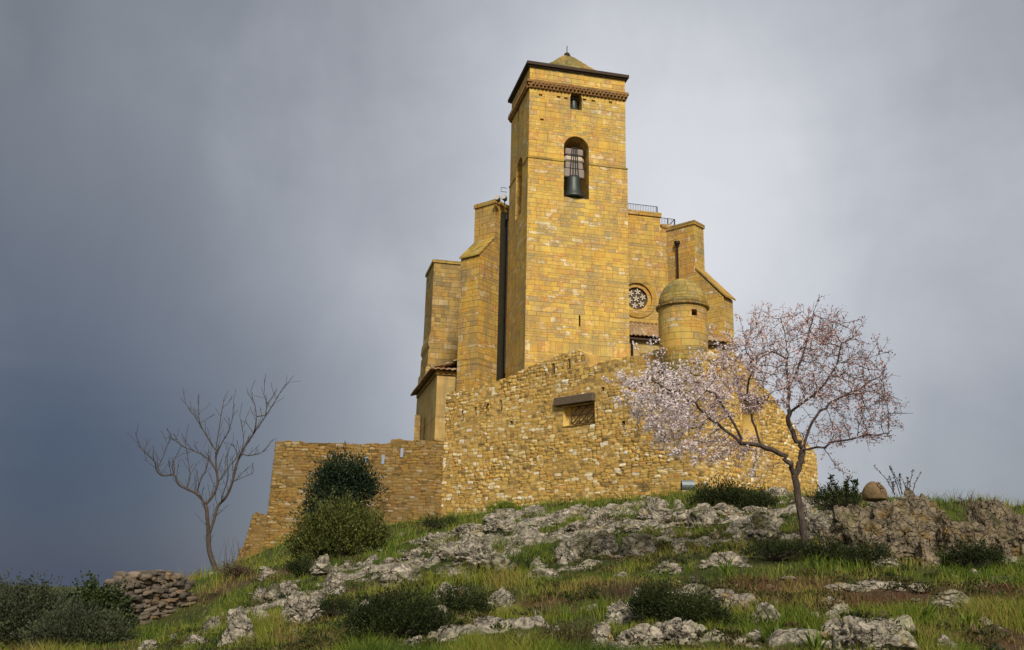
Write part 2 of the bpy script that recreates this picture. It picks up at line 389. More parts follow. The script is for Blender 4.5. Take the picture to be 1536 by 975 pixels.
# bedrock: where pale limestone ledges break through the turf (centre pixel, half size in metres)
LEDGE = [(850, 785, 4.5, 3.2), (980, 785, 4.0, 2.6), (760, 800, 3.2, 2.2), (700, 835, 3.0, 2.0), (620, 850, 2.6, 1.4), (1080, 790, 2.8, 2.4), (1160, 770, 2.4, 1.6), (930, 830, 1.6, 1.0),
         (760, 868, 1.6, .8), (960, 975, 1.6, .7), (1090, 915, 1.2, .5), (1290, 965, 1.6, .7), (690, 960, 1.1, .6), (440, 910, 1.8, 1.2), (1250, 770, 1.8, 1.3), (1430, 915, .8, .4), (600, 880, 1.0, .5), (1150, 815, 1.6, 1.2), (540, 860, 1.6, .8)]
LEDGE = [(hit0(a, b), c, d) for a, b, c, d in LEDGE]
SOIL = [(1180, 885, 2.6, 1.0), (1330, 905, 1.8, .8), (1430, 890, 1.5, .7), (1050, 885, 1.4, .7), (800, 905, 1.6, .8), (380, 870, 2.5, 1.5), (560, 880, 1.6, 1.0), (500, 960, 1.2, .5), (700, 920, 1.2, .7), (1460, 960, 1.4, .5), (870, 920, 1.2, .6)]
SOIL = [(hit0(a, b), c, d) for a, b, c, d in SOIL]
def blob(L, x, y):
    m = np.zeros(np.shape(x))
    for p, rx, ry in L: m = np.maximum(m, np.exp(-((x - p.x) / rx) ** 2 - ((y - p.y) / ry) ** 2))
    return m
def ground(x, y, full=False):
    x = np.asarray(x, float); y = np.asarray(y, float)
    base = Hbase(x, y) + .22 * (fbm(x * .45, y * .45, 0, 3, 4) - .5) + .07 * (fbm(x * 2.1, y * 2.1, 0, 5, 3) - .5)
    near = sstep(75, 55, np.hypot(x, y))
    m = blob(LEDGE, x, y)
    xx = x + .22 * y; yy = y
    n = fbm(xx * .75 + .9 * fbm(x * .8, y * .8, 0, 21, 3), yy * 1.7, 0, 11, 5, .58)
    rk = sstep(.50, .555, n * 1.8 + m * .26 - .745) * np.clip(m * 2.0, 0, 1)
    w1, w2, cid = worley(x * .9 + 1.1 * fbm(x * 1.1, y * 1.1, 0, 41, 4), y * 1.5 + 1.1 * fbm(x * 1.1, y * 1.1, 0, 43, 4), 31)
    chunk = sstep(.0, .30, w2 - w1)
    rid = 1 - np.abs(2 * fbm(x * 2.2, y * 2.6, 0, 51, 5, .6) - 1)
    hr = rk * (.03 + .19 * chunk * (.2 + 1.0 * cid) + .17 * (rid - .72) + .09 * (fbm(x * 5, y * 5, 0, 61, 4) - .5))
    z = base + hr * near
    if full:
        s = blob(SOIL, x, y); s = .85 * sstep(.46, .66, s * .5 + fbm(x * .9, y * 1.4, 0, 71, 4) * .55)
        return z, rk * sstep(.0, .45, chunk * .6 + .6 * (rid - .4)), s
    return z
def gz(x, y): return float(ground(np.array([x]), np.array([y]))[0])
def hit(px, py):
    p = hit0(px, py); return Vector((p.x, p.y, gz(p.x, p.y)))

# ------------------------------------------------------------------ natural materials
def rock_nodes(m, pos, crack=.45, och=0):
    big = m.noise(pos, 1.1, 6, .6); mid = m.noise(pos, 5, 7, .65); fine = m.noise(pos, 24, 6, .7)
    wv = m.n('ShaderNodeTexNoise'); m.l(pos, wv.inputs['Vector']); wv.inputs['Scale'].default_value = 4; wv.inputs['Detail'].default_value = 4
    wo_ = m.n('ShaderNodeVectorMath', operation='MULTIPLY_ADD'); m.l(wv.outputs[1], wo_.inputs[0]); wo_.inputs[1].default_value = (.5, .5, .5); m.l(pos, wo_.inputs[2])
    vo = m.voro(m.mapping(wo_.outputs[0], (1, 1, 1.7)), 3.2, 'DISTANCE_TO_EDGE')
    c = m.ramp(m.math('ADD', m.math('MULTIPLY', mid, .6), m.math('MULTIPLY', fine, .4)), [(.33, (.05, .042, .034)), (.42, (.16, .14, .11)), (.50, (.34, .295, .225)), (.60, (.52, .455, .345)), (.8, (.66, .59, .465))])
    c = m.mix(m.ramp(m.noise(pos, 9, 5, .7), [(.57, 0.0), (.65, .70)]), c, (.09, .08, .065))
    c = m.mix(m.ramp(m.noise(m.mapping(pos, loc=(7, 3, 1)), 2.6, 6, .65), [(.60 - och, 0.0), (.69 - och, .75)]), c, (.36, .23, .05))
    c = m.mix(m.ramp(m.noise(m.mapping(pos, loc=(17, 5, 2)), 1.9, 6, .65), [(.56, 0.0), (.66, .6)]), c, (.30, .29, .13))
    c = m.mix(m.ramp(m.noise(m.mapping(pos, loc=(1, 25, 2)), 1.4, 6, .68), [(.53, 0.0), (.62, .72)]), c, (.075, .08, .022))
    c = m.mix(m.ramp(vo, [(.0, crack), (.06, 0.0)]), c, (.05, .045, .035))
    h = m.math('ADD', m.math('ADD', m.math('MULTIPLY', mid, 1.2), m.math('MULTIPLY', fine, .5)), m.ramp(vo, [(0, 0.0), (.12, .7)]))
    return c, h
def rock_mat(name, tint=None, k=.5, **kw):
    m = NT(name); c, h = rock_nodes(m, m.pos(), **kw)
    if tint: c = m.mix(k, c, tint, 'MULTIPLY')
    return m.fin(c, m.bump(h, 1.0, .06), .95)
M['rock'] = rock_mat('lichened_limestone')
M['rock_brown'] = rock_mat('brown_lichened_limestone', (.56, .50, .42), .9, crack=.15, och=.05)
M['rock_dome'] = plain('brown_boulder', (.24, .16, .08), .95, 0, .5, 8)
m = NT('hill_turf'); pos = m.pos(); rc, rh = rock_nodes(m, pos)
n1 = m.noise(pos, .6, 6, .6); n2 = m.noise(pos, 4, 6, .7); n3 = m.noise(pos, 18, 5, .7)
gc = m.ramp(m.math('ADD', m.math('MULTIPLY', n1, .5), m.math('MULTIPLY', n2, .5)), [(.32, (.028, .040, .010)), (.45, (.055, .075, .014)), (.55, (.085, .095, .020)), (.68, (.13, .11, .035))])
gc = m.mix(m.math('MULTIPLY', n3, .6), gc, (.03, .03, .012))
sc = m.ramp(m.math('ADD', m.math('MULTIPLY', n2, .5), m.math('MULTIPLY', n3, .5)), [(.3, (.035, .022, .014)), (.5, (.095, .055, .030)), (.7, (.17, .105, .055))])
gc = m.mix(m.attr('soil'), gc, sc)
rf = m.ramp(m.math('ADD', m.attr('rock'), m.math('MULTIPLY_ADD', n2, .7, -.35)), [(.44, 0.0), (.58, 1.0)])
c = m.mix(rf, gc, rc)
M['ground'] = m.fin(c, m.bump(m.math('ADD', rh, n3), .9, .05), .96)

def leaf_mat(name, cols, trans=.25, rough=.6):
    m = NT(name); a = m.attr('tone'); c = m.ramp(a, cols)
    m.put(m.b.inputs['Base Color'], c); m.b.inputs['Roughness'].default_value = rough
    tr = m.n('ShaderNodeBsdfTranslucent'); m.l(c, tr.inputs[0]); mx = m.n('ShaderNodeMixShader'); mx.inputs[0].default_value = trans
    m.l(m.b.outputs[0], mx.inputs[1]); m.l(tr.outputs[0], mx.inputs[2]); m.l(mx.outputs[0], m.out.inputs[0]); return m.m
M['grass'] = leaf_mat('grass_blades', [(0, (.040, .070, .010)), (.22, (.095, .145, .015)), (.42, (.19, .235, .024)), (.58, (.26, .23, .042)), (.76, (.27, .19, .07)), (1, (.15, .07, .035))])
M['oak'] = leaf_mat('dark_oak_leaf', [(0, (.014, .024, .014)), (.5, (.028, .045, .022)), (1, (.055, .075, .032))], .15, .45)
M['olive'] = leaf_mat('olive_green_leaf', [(0, (.030, .040, .011)), (.5, (.085, .098, .022)), (1, (.18, .18, .042))], .2)
M['hedge'] = leaf_mat('grey_green_leaf', [(0, (.030, .038, .022)), (.5, (.060, .070, .036)), (1, (.105, .112, .055))], .2)
M['ivy'] = leaf_mat('ivy_leaf', [(0, (.016, .026, .010)), (.5, (.038, .055, .016)), (1, (.085, .105, .03))], .15, .45)
M['dark_shrub'] = leaf_mat('dark_scrub_leaf', [(0, (.012, .020, .006)), (.5, (.032, .045, .012)), (1, (.075, .085, .022))], .2)
M['heath'] = leaf_mat('heath_stem', [(0, (.035, .030, .014)), (.5, (.075, .060, .026)), (1, (.13, .11, .04))], .1)
M['dry'] = leaf_mat('dry_purple_twig', [(0, (.05, .03, .022)), (.6, (.10, .062, .042)), (1, (.16, .11, .07))], .1)
M['lush'] = leaf_mat('lush_leaf', [(0, (.06, .11, .014)), (.5, (.13, .20, .022)), (1, (.22, .27, .05))], .3, .45)
M['blossom'] = leaf_mat('almond_blossom', [(0, (.34, .14, .11)), (.18, (.52, .27, .24)), (.4, (.80, .58, .56)), (.7, (.90, .76, .74)), (1, (.95, .87, .86))], .45)
def bark(name, a, b):
    m = NT(name); p = m.pos(); n = m.noise(m.mapping(p, (6, 6, 1.5)), 5, 6, .7)
    return m.fin(m.ramp(n, [(.35, a), (.65, b)]), m.bump(n, .8, .02), .9)
M['bark_dark'] = bark('almond_bark', (.035, .025, .02), (.12, .09, .07))
M['bark_bare'] = bark('bare_tree_bark', (.042, .033, .026), (.115, .088, .068))

# ------------------------------------------------------------------ ground sheet
def axis(lo, hi, step, far, mid):
    core = list(np.arange(lo, hi + 1e-6, step)); o = []; d = step; v = hi
    while v < far: d *= 1.28; v += d; o.append(v)
    i = []; d = step; v = lo
    while v > -far + mid: d *= 1.28; v -= d; i.append(v)
    return np.array(i[::-1] + core + o)
gx = axis(-19, 19, .085, 6000, 0); gy = axis(8.5, 46, .085, 6000, 0)
GX, GY = np.meshgrid(gx, gy); Zg, Rk, Sl = ground(GX, GY, True)
nx, ny = len(gx), len(gy); idx = np.arange(nx * ny).reshape(ny, nx)
q = np.stack([idx[:-1, :-1], idx[:-1, 1:], idx[1:, 1:], idx[1:, :-1]], -1).reshape(-1, 4)
me = np_mesh('hillside_ground', np.stack([GX, GY, Zg], -1).reshape(-1, 3), q, smooth=True)
attr(me, 'rock', Rk.ravel()); attr(me, 'soil', Sl.ravel())
tag(link('hillside_ground', me, M['ground']), 'grassy limestone hillside rising to the castle', None, None, 'structure')

# ------------------------------------------------------------------ rubble wall panels
def panel(p0, d, n, length, base, top, thick, seed, holes=(), through=(), res=.04, shift=None, cw=.27, ch=.15, relief=.05, dark=0.0):
    """masonry grid with real stone relief. base/top: functions of u giving z"""
    NU = max(2, int(length / res)); us = np.linspace(0, length, NU + 1)
    b = np.array([base(u) for u in us]); t = np.array([top(u) for u in us])
    zr = np.arange(b.min(), t.max() + res, res); NV = len(zr) - 1
    U = np.repeat(us[None], NV + 1, 0); Z = np.clip(np.repeat(zr[:, None], NU + 1, 1), b[None], t[None])
    # coursed rubble: wavering courses, stones of random length, some split into two thin ones
    
    wz = Z / ch + 2.2 * fbm(U * .35, Z * .8, seed, 2, 3) + 1.1 * fbm(U * 1.5, Z * 2.2, seed, 1, 3) + .35 * fbm(U * 5, Z * 5, seed, 21, 2)
    row = np.floor(wz).astype(np.int64); fy = wz - row; zero = row * 0
    rr = _hash(row, zero, zero + 5, seed); wu = U / cw * (.55 + 1.0 * rr) + 13 * rr + .8 * fbm(U * 1.4, row * 3.1, seed, 3, 2) + .30 * fbm(U * 5, Z * 5, seed, 22, 2)
    col = np.floor(wu).astype(np.int64); fx = wu - col; cid = _hash(col, row, zero + 1, seed); split = _hash(col, row, zero + 2, seed) < .34
    half = (fy > .5).astype(np.int64); cid = np.where(split, _hash(col, row, half + 7, seed), cid); fy2 = np.where(split, np.mod(fy * 2, 1), fy); hh_ = np.where(split, ch * .5, ch)
    sl_x = _hash(col, row, zero + 3, seed) - .5; fx2 = np.clip(fx + sl_x * .25 * (fy - .5), 0, 1)
    ex = np.minimum(fx2, 1 - fx2) * cw; ey = np.minimum(fy2, 1 - fy2) * hh_
    em = np.minimum(ex, ey) + .016 * (fbm(U * 11, Z * 11, seed, 35, 2) - .5) - .35 * np.clip(.05 - ex, 0, 1) * np.clip(.05 - ey, 0, 1) / .05; edge = np.clip(em / .10, 0, 1)
    hv = _hash(col, row, half + 11, seed)
    flush = sstep(.44, .60, fbm(U * .55, Z * .7, seed, 33, 4)); rel = relief * sstep(.0, .045, em) * (.30 + .9 * hv) * (1 - .6 * flush) + .022 * (fbm(U * 7, Z * 9, seed, 4, 4) - .5) + .10 * (fbm(U * .6, Z * .6, seed, 6, 2) - .5)
    du = shift(U, Z) if shift is not None else 0
    Uu = U + du
    X = p0.x + d.x * Uu + n.x * rel; Yy = p0.y + d.y * Uu + n.y * rel
    V = np.stack([X, Yy, Z], -1).reshape(-1, 3); nu, nv = NU + 1, NV + 1
    ii = np.arange(nu * nv).reshape(nv, nu); Q = np.stack([ii[:-1, :-1], ii[:-1, 1:], ii[1:, 1:], ii[1:, :-1]], -1).reshape(-1, 4)
    cu = (us[:-1] + us[1:]) / 2; CU_ = np.repeat(cu[None], NV, 0).ravel(); CZ = ((Z[:-1, :-1] + Z[1:, 1:]) / 2).ravel()
    live = np.maximum(Z[1:, 1:] - Z[:-1, 1:], Z[1:, :-1] - Z[:-1, :-1]).ravel() > 1e-6; keep = live.copy()
    for (u0, u1, z0, z1) in holes: keep &= ~((CU_ > u0) & (CU_ < u1) & (CZ > z0) & (CZ < z1))
    for (u0, u1, z0, z1) in through: keep &= ~((CU_ > u0) & (CU_ < u1) & (CZ > z0) & (CZ < z1))
    Q_all = Q; keep_r = live.copy()
    for (u0, u1, z0, z1) in through: keep_r &= ~((CU_ > u0 - .4) & (CU_ < u1 + .4) & (CZ > z0 - .2) & (CZ < z1 + .45))
    Q = Q[keep]; Vs = [V]; Qs = [Q]; ca = [cid.ravel()]; ea = [edge.ravel()]; nvt = len(V)
    # top strip back to the rear face, bumpy with capping stones
    K = max(2, int(thick / .07)); k = np.linspace(0, 1, K + 1)
    TU = np.repeat(us[None], K + 1, 0); TK = np.repeat(k[:, None], nu, 1)
    a1, a2, ac = worley(TU / .3, TK * thick / .3, seed + 50)
    tz = t[None] + np.where(TK > 0, .10 * sstep(0, .3, a2 - a1) * ac - .03, 0)
    du_t = (shift(TU, tz) if shift is not None else 0)
    bx = p0.x + d.x * (TU + du_t) - n.x * TK * thick; by = p0.y + d.y * (TU + du_t) - n.y * TK * thick
    bx[0] = X[-1]; by[0] = Yy[-1]
    Vt = np.stack([bx, by, tz], -1).reshape(-1, 3); jj = np.arange(nu * (K + 1)).reshape(K + 1, nu) + nvt
    Qs.append(np.stack([jj[:-1, :-1], jj[:-1, 1:], jj[1:, 1:], jj[1:, :-1]], -1).reshape(-1, 4)); Vs.append(Vt); ca.append(ac.ravel() * .5); ea.append((a2 - a1).ravel()); nvt += len(Vt)
    # rear face
    Zr = Z.copy(); Zr[-1] = tz[-1]
    rb = np.stack([p0.x + d.x * Uu - n.x * thick, p0.y + d.y * Uu - n.y * thick, Zr], -1).reshape(-1, 3); Vs.append(rb); ca.append(cid.ravel()); ea.append(edge.ravel())
    Qs.append(Q_all[keep_r][:, ::-1] + nvt); nvt += len(rb)
    # end faces
    for e, (ue, ix) in enumerate(((0, 0), (length, -1))):
        z = Z[:, ix]; ex0 = X[:, ix]; ey0 = Yy[:, ix]; KK = max(2, int(thick / .08)); rows = []
        for s_ in np.linspace(0, 1, KK + 1):
            e1, e2, ec = worley(np.full_like(z, s_ * thick / .3) + 31 * (e + 1), z / .17, seed + 80)
            o_ = (.05 * sstep(0, .3, e2 - e1) * (0 < s_ < 1)) * (-1 if e == 0 else 1)
            rows.append((np.stack([ex0 - n.x * s_ * thick + d.x * o_, ey0 - n.y * s_ * thick + d.y * o_, z], -1), ec, e2 - e1))
        base_i = nvt
        for v_, c_, e_ in rows: Vs.append(v_); ca.append(c_); ea.append(e_); nvt += len(v_)
        mm = (np.arange(len(rows) * nv) + base_i).reshape(len(rows), nv)
        Qs.append(np.stack([mm[:-1, :-1], mm[1:, :-1], mm[1:, 1:], mm[:-1, 1:]], -1).reshape(-1, 4))
    # reveals of openings
    for (u0, u1, z0, z1) in holes:
        dp = min(.22, thick * .6); cs = []
        for s_ in (.08, -dp):
            for (uu, zz) in ((u0, z0), (u1, z0), (u1, z1), (u0, z1)):
                cs.append((p0.x + d.x * uu + n.x * (s_ * .4 if s_ > 0 else s_), p0.y + d.y * uu + n.y * (s_ * .4 if s_ > 0 else s_), zz))
        Vs.append(np.array(cs)); ca.append(np.full(8, .12 if u1 - u0 < .3 else .37)); ea.append(np.full(8, .02 if u1 - u0 < .3 else .3))
        Qs.append(np.array([(0, 1, 5, 4), (1, 2, 6, 5), (2, 3, 7, 6), (3, 0, 4, 7), (4, 5, 6, 7)]) + nvt); nvt += 8
    for (u0, u1, z0, z1) in through:
        cs = []
        for s_ in (.03, -thick):
            k_ = 0 if s_ > 0 else 1
            for (uu, zz) in ((u0 - .4 * k_, z0 - .2 * k_), (u1 + .4 * k_, z0 - .2 * k_), (u1 + .4 * k_, z1 + .45 * k_), (u0 - .4 * k_, z1 + .45 * k_)): cs.append((p0.x + d.x * uu + n.x * s_, p0.y + d.y * uu + n.y * s_, zz))
        Vs.append(np.array(cs)); ca.append(np.full(8, .4)); ea.append(np.full(8, .3))
        Qs.append(np.array([(0, 1, 5, 4), (1, 2, 6, 5), (2, 3, 7, 6), (3, 0, 4, 7)]) + nvt); nvt += 8
    V = np.concatenate(Vs); return V, np.concatenate(Qs), np.concatenate(ca), np.concatenate(ea)
def panel_obj(name, mat, parent, *a, **k):
    V, Q, c_, e_ = panel(*a, **k); off = root_loc(parent) if parent is not None else Vector((0, 0, 0))
    me = np_mesh(name, V - np.array(off), Q, smooth=False); attr(me, 'cellr', c_); attr(me, 'edge', e_)
    o = link(name, me, mat, parent); return o
def interp(pts):
    xs = [p[0] for p in pts]; zs = [p[1] for p in pts]; return lambda u: float(np.interp(u, xs, zs))
def ragged(fn, seed, amp=.10): 
    return lambda u: fn(u) + amp * (float(_hash(np.array([int(u / .28)]), np.array([0]), np.array([0]), seed)[0]) - .5) + amp * .9 * (float(vnoise(np.array([u * 1.3]), np.array([.5]), 0, seed)[0]) - .5)

# ---- curtain wall, front
def wu(px, py): p = wall_pt(px, py); return (p - WR).dot(WD), p.z
def prof(fn, lst): return sorted([fn(*a) for a in lst])
top_pts = prof(wu, [(1062, 524), (1040, 519), (1000, 523), (950, 534), (900, 545), (881, 551), (876, 530), (868, 525), (850, 529), (800, 548), (760, 566), (740, 574), (700, 585), (667, 590)])
wt = ragged(interp(top_pts), 5, .10)
def gbase(p, d, dn): return lambda u: gz(p.x + d.x * u, p.y + d.y * u) - dn
wall = thing('curtain_wall', 'long golden rubble curtain wall with beam lintel below the bell tower', 'wall', (WR + WD * WLEN / 2) * 1)
wall.location.z = gz(wall.location.x, wall.location.y)
holes = []
def slot(px, py0, py1, w=.12):
    u, z1 = wu(px, py0); _, z0 = wu(px, py1); holes.append((u - w / 2, u + w / 2, z0, z1))
for px, a_, b_ in ((695, 616, 630), (714, 610, 624), (733, 605, 619), (752, 600, 615), (831, 545, 560), (854, 538, 552)): slot(px, a_, b_)
hu0, hz1 = wu(893, 603); hu1, _ = wu(845, 612); _, hz0 = wu(893, 634)
holes.append((hu0, hu1, hz0, hz1))
# small putlog holes
for px, py in ((936, 634), (768, 634), (905, 583)):
    u, z = wu(px, py); holes.append((u - .07, u + .07, z - .07, z + .07))
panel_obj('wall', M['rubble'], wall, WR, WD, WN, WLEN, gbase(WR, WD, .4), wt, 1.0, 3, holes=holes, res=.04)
def wp(u, z, out=0.0): q = WR + WD * u + WN * out; return Vector((q.x, q.y, z))
# lintel beam, grille, recessed rusty plate
bu0, bz1 = wu(893, 589); bu1, _ = wu(834, 604); bz0 = wu(893, 602)[1]
mb = MB(); mb.box(wp((bu0 + bu1) / 2, (bz0 + bz1) / 2, .02), WD * ((bu1 - bu0) / 2), WN * .16, Vector((0, 0, (bz1 - bz0) / 2)))
mb.build('lintel_beam', M['wood'], wall, bevel=.03)
mb = MB(); hu1g = wu(856, 610)[0]; W2 = hu1g - hu0; Hh = hz1 - hz0 - .12
def gp(s, t_): return wp(hu0 + .03 + s * (W2 - .06), hz0 + .05 + t_ * Hh, -.04)
for a_, b_ in (((0, 0), (1, 0)), ((0, 1), (1, 1)), ((0, .5), (1, .5)), ((0, 0), (0, 1)), ((1, 0), (1, 1)), ((.33, 0), (.33, 1)), ((.66, 0), (.66, 1))): mb.bar(gp(*a_), gp(*b_), .022)
for a_, b_ in (((0, 1), (.66, 0)), ((.33, 1), (1, 0)), ((.66, 1), (1, .5)), ((0, .5), (.33, 0))): mb.bar(gp(*a_), gp(*b_), .026)
for a_, b_ in (((0, 0), (.66, 1)), ((.33, 0), (1, 1)), ((0, .5), (.33, 1))): mb.bar(gp(*a_), gp(*b_), .012)
mb.build('iron_grille', M['rust'], wall)
# ---- flank wall
def fu(px, py): p = flank_pt(px, py); return (p - WR).dot(FD), p.z
FL = (WE - WR).dot(FD)
ft = ragged(interp(prof(fu, [(1057, 524), (1075, 522), (1100, 530), (1120, 547), (1145, 578), (1165, 605), (1185, 632), (1205, 660), (1222, 680), (1230, 684)])), 9, .12)
fl = thing('flank_wall', 'golden rubble wall stepping down to the right behind the blossoming almond', 'wall', WR + FD * FL / 2); fl.location.z = gz(fl.location.x, fl.location.y)
fw0, fz1 = fu(1111, 600); fw1, _ = fu(1136, 600); _, fz0 = fu(1111, 668)
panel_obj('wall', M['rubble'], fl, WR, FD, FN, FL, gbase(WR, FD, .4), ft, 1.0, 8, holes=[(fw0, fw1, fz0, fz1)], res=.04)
mb = MB(); q = WR + FD * ((fw0 + fw1) / 2) + FN * .08; mb.box((q.x, q.y, fz1 + .12), FD * ((fw1 - fw0) / 2 + .15), FN * .18, (0, 0, .10)); mb.build('lintel_beam', M['wood'], fl, bevel=.02)

# ---- left rampart
def lu(px, py): p = left_pt(px, py); return (p - WL).dot(LD), p.z
LL = lu(411, 700)[0]
lt = ragged(interp(prof(lu, [(667, 661), (610, 660), (587, 659), (585, 666), (540, 666), (480, 664), (411, 662)])), 12, .05)
lw = thing('rampart_wall', 'brown stone rampart wall behind the two evergreen bushes', 'wall', WL + LD * LL / 2); lw.location.z = gz(lw.location.x, lw.location.y)
lh = []
for px, a_, b_ in ((603, 672, 686), (575, 682, 696), (549, 684, 694)):
    u, z1 = lu(px, a_); _, z0 = lu(px, b_); lh.append((u - .07, u + .07, z0, z1))
ztop = lu(411, 662)[1]
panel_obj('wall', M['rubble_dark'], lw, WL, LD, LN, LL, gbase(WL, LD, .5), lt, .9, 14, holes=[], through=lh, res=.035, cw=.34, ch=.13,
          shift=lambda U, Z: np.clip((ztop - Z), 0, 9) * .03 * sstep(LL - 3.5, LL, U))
# broken stub walls stepping down beyond the rampart's end
def stub(px0, px1, ptop, pbot, dY, label):
    p0 = C(px1, pbot, 44.6 + dY); p1 = C(px0, pbot, 44.6 + dY); L_ = p0.x - p1.x
    z1 = C(px0, ptop, 44.6 + dY).z
    root = thing('ruined_wall', label, 'wall', ((p0.x + p1.x) / 2, p0.y, p0.z - .3))
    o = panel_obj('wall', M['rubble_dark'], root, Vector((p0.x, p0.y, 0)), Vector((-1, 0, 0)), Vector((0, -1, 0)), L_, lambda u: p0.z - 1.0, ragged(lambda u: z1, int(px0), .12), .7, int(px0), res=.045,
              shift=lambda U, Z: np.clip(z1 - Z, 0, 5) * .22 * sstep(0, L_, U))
stub(373, 412, 771, 850, .6, 'low broken wall stub stepping down beside the left end of the rampart')
stub(357, 384, 824, 856, .9, 'lowest crumbling wall fragment nearest the bare tree')

# ------------------------------------------------------------------ bell tower
T0 = C(788, 480, 44.5)
def tp(px, py, off=0.0): return on_plane(px, py, T0 + B * off, B)
TWID = (tp(943.8, 480) - T0).dot(A)
TDEP = 4.05
zb = zat(575, T0)
def P2(a_, b_): q = T0 + A * a_ + B * b_; return (q.x, q.y)
z_band = zat(236, T0); z_top = zat(98, T0); z_cor0 = zat(131, T0); z_cor1 = zat(120, T0)
tower = thing('bell_tower', 'tall square golden sandstone bell tower with arched bell opening', 'tower', (P2(TWID / 2, TDEP / 2)[0], P2(TWID / 2, TDEP / 2)[1], zb - 2.5))
ins = .07
def rect(a0, a1, b0, b1): return [P2(a0, b0), P2(a1, b0), P2(a1, b1), P2(a0, b1)]
# cutters
def arch_cut(mb, a0, a1, z0, zs, off0, off1, seg=14, axis='front'):
    r_ = (a1 - a0) / 2; cm = (a0 + a1) / 2; pr = [(a0, z0), (a1, z0)] + [(cm + r_ * math.cos(math.pi * k / seg), zs + r_ * math.sin(math.pi * k / seg)) for k in range(seg + 1)]
    if axis == 'front':
        pts = [T0 + A * a_ + B * off0 for a_, z in pr]; pts = [Vector((p.x, p.y, z)) for p, (a_, z) in zip(pts, pr)]; mb.extr(pts, B * (off1 - off0))
    else:
        pts = [T0 + B * a_ + A * off0 for a_, z in pr]; pts = [Vector((p.x, p.y, z)) for p, (a_, z) in zip(pts, pr)]; mb.extr(pts[::-1], A * (off1 - off0))
def fa(px, py): p = tp(px, py); return (p - T0).dot(A), p.z
a0, zz0 = fa(845.5, 297); a1, _ = fa(883.5, 297); zspr = fa(864, 222)[1]
cut = MB(); arch_cut(cut, a0, a1, fa(864, 297)[1], zspr, -.5, 1.5)
bell_a = (a0 + a1) / 2
# side opening (left face)
cutl = MB()
sp0 = on_plane(773.5, 290, T0, A); sp1 = on_plane(782.5, 290, T0, A); sb0 = (sp1 - T0).dot(B); sb1 = (sp0 - T0).dot(B)
zs0 = zat(318, sp1); zs1 = zat(247, sp1)
arch_cut(cut, sb0, sb1, zs0, zs1, -.4, .9, axis='side')
# slit low on the front
s0, sz1 = fa(869.5, 473); sz0 = fa(869.5, 490)[1]
sl = T0 + A * s0; cut.box((sl.x, sl.y, (sz0 + sz1) / 2), A * .045, B * .5, (0, 0, (sz1 - sz0) / 2))
lower = MB().prism(rect(0, TWID, 0, TDEP), zb - 2.5, z_band)
# hollow bell chamber so the opening reads as depth
cut2 = MB(); 
shaft = lower.build('lower_shaft', M['tower'], tower, cut=cut)
cutu = MB(); arch_cut(cutu, a0, a1, fa(864, 297)[1], zspr, -.5, 1.5); arch_cut(cutu, sb0, sb1, zs0, zs1, -.4, .9, axis='side')
w0, wz0 = fa(855.5, 163); w1_, _ = fa(873, 163); arch_cut(cutu, w0, w1_, wz0, fa(864, 146)[1], -.4, .9, seg=6)
for px, py in ((811, 142), (838, 145), (849, 147), (877, 149), (890, 151), (916, 153), (813, 179)):
    a_, z = fa(px, py); q = T0 + A * a_ + B * ins; cutu.box((q.x, q.y, z), A * .10, B * .35, (0, 0, .055))
su0 = on_plane(777, 170, T0, A); sq = (su0 - T0).dot(B); q = T0 + B * sq; cutu.box((q.x, q.y, zat(172, su0)), A * .7, B * .14, (0, 0, .38))
MB().prism(rect(.02, TWID - ins, .02, TDEP - .02), z_band - .002, z_top).build('upper_shaft', M['tower'], tower, cut=cutu)
mb = MB(); mb.prism(rect(-.035, TWID + .02, -.035, TDEP), z_band, z_band + .07); 
# the string course is broken by the bell arch
cutb = MB(); arch_cut(cutb, a0, a1, fa(864, 297)[1], zspr, -.6, 1.5); arch_cut(cutb, sb0, sb1, zs0, zs1, -.5, .9, axis='side')
mb.build('string_course', M['dome'], tower, cut=cutb)
# brick cornice: three oversailing saw-tooth courses
cor = MB(); hh = (z_cor1 - z_cor0) / 3
for k in range(3):
    o_ = .05 + .055 * k; z0_ = z_cor0 + hh * k
    cor.prism(rect(-o_ + .02, TWID - ins + o_, -o_ + .02, TDEP + o_), z0_, z0_ + hh * .995)
    if k < 2:
        nb = 26
        for i in range(nb):
            s_ = (i + .5 + .5 * k) / nb
            for side in (0, 1):
                Ls = (TWID - ins) if side == 0 else TDEP
                q = T0 + (A * (Ls * s_) + B * (-o_ + .02 - .02) if side == 0 else B * (Ls * s_) + A * (-o_ + .02 - .02))
                ax = (A + B).normalized() * .055; ay = (B - A).normalized() * .055
                cor.box((q.x, q.y, z0_ + hh * .5), ax, ay, (0, 0, hh * .46))
cor.build('brick_cornice', M['brick'], tower)
ov = .17; z_e0 = zat(101, T0); z_e1 = zat(93.5, T0)
eo = MB(); eo.prism(rect(-ov, TWID - ins + ov, -ov, TDEP + ov), z_e0 + .13, z_e1); eo.prism(rect(-ov + .09, TWID - ins + ov - .09, -ov + .09, TDEP + ov - .09), z_e0 + .05, z_e0 + .128); eo.build('eave', M['eave'], tower)
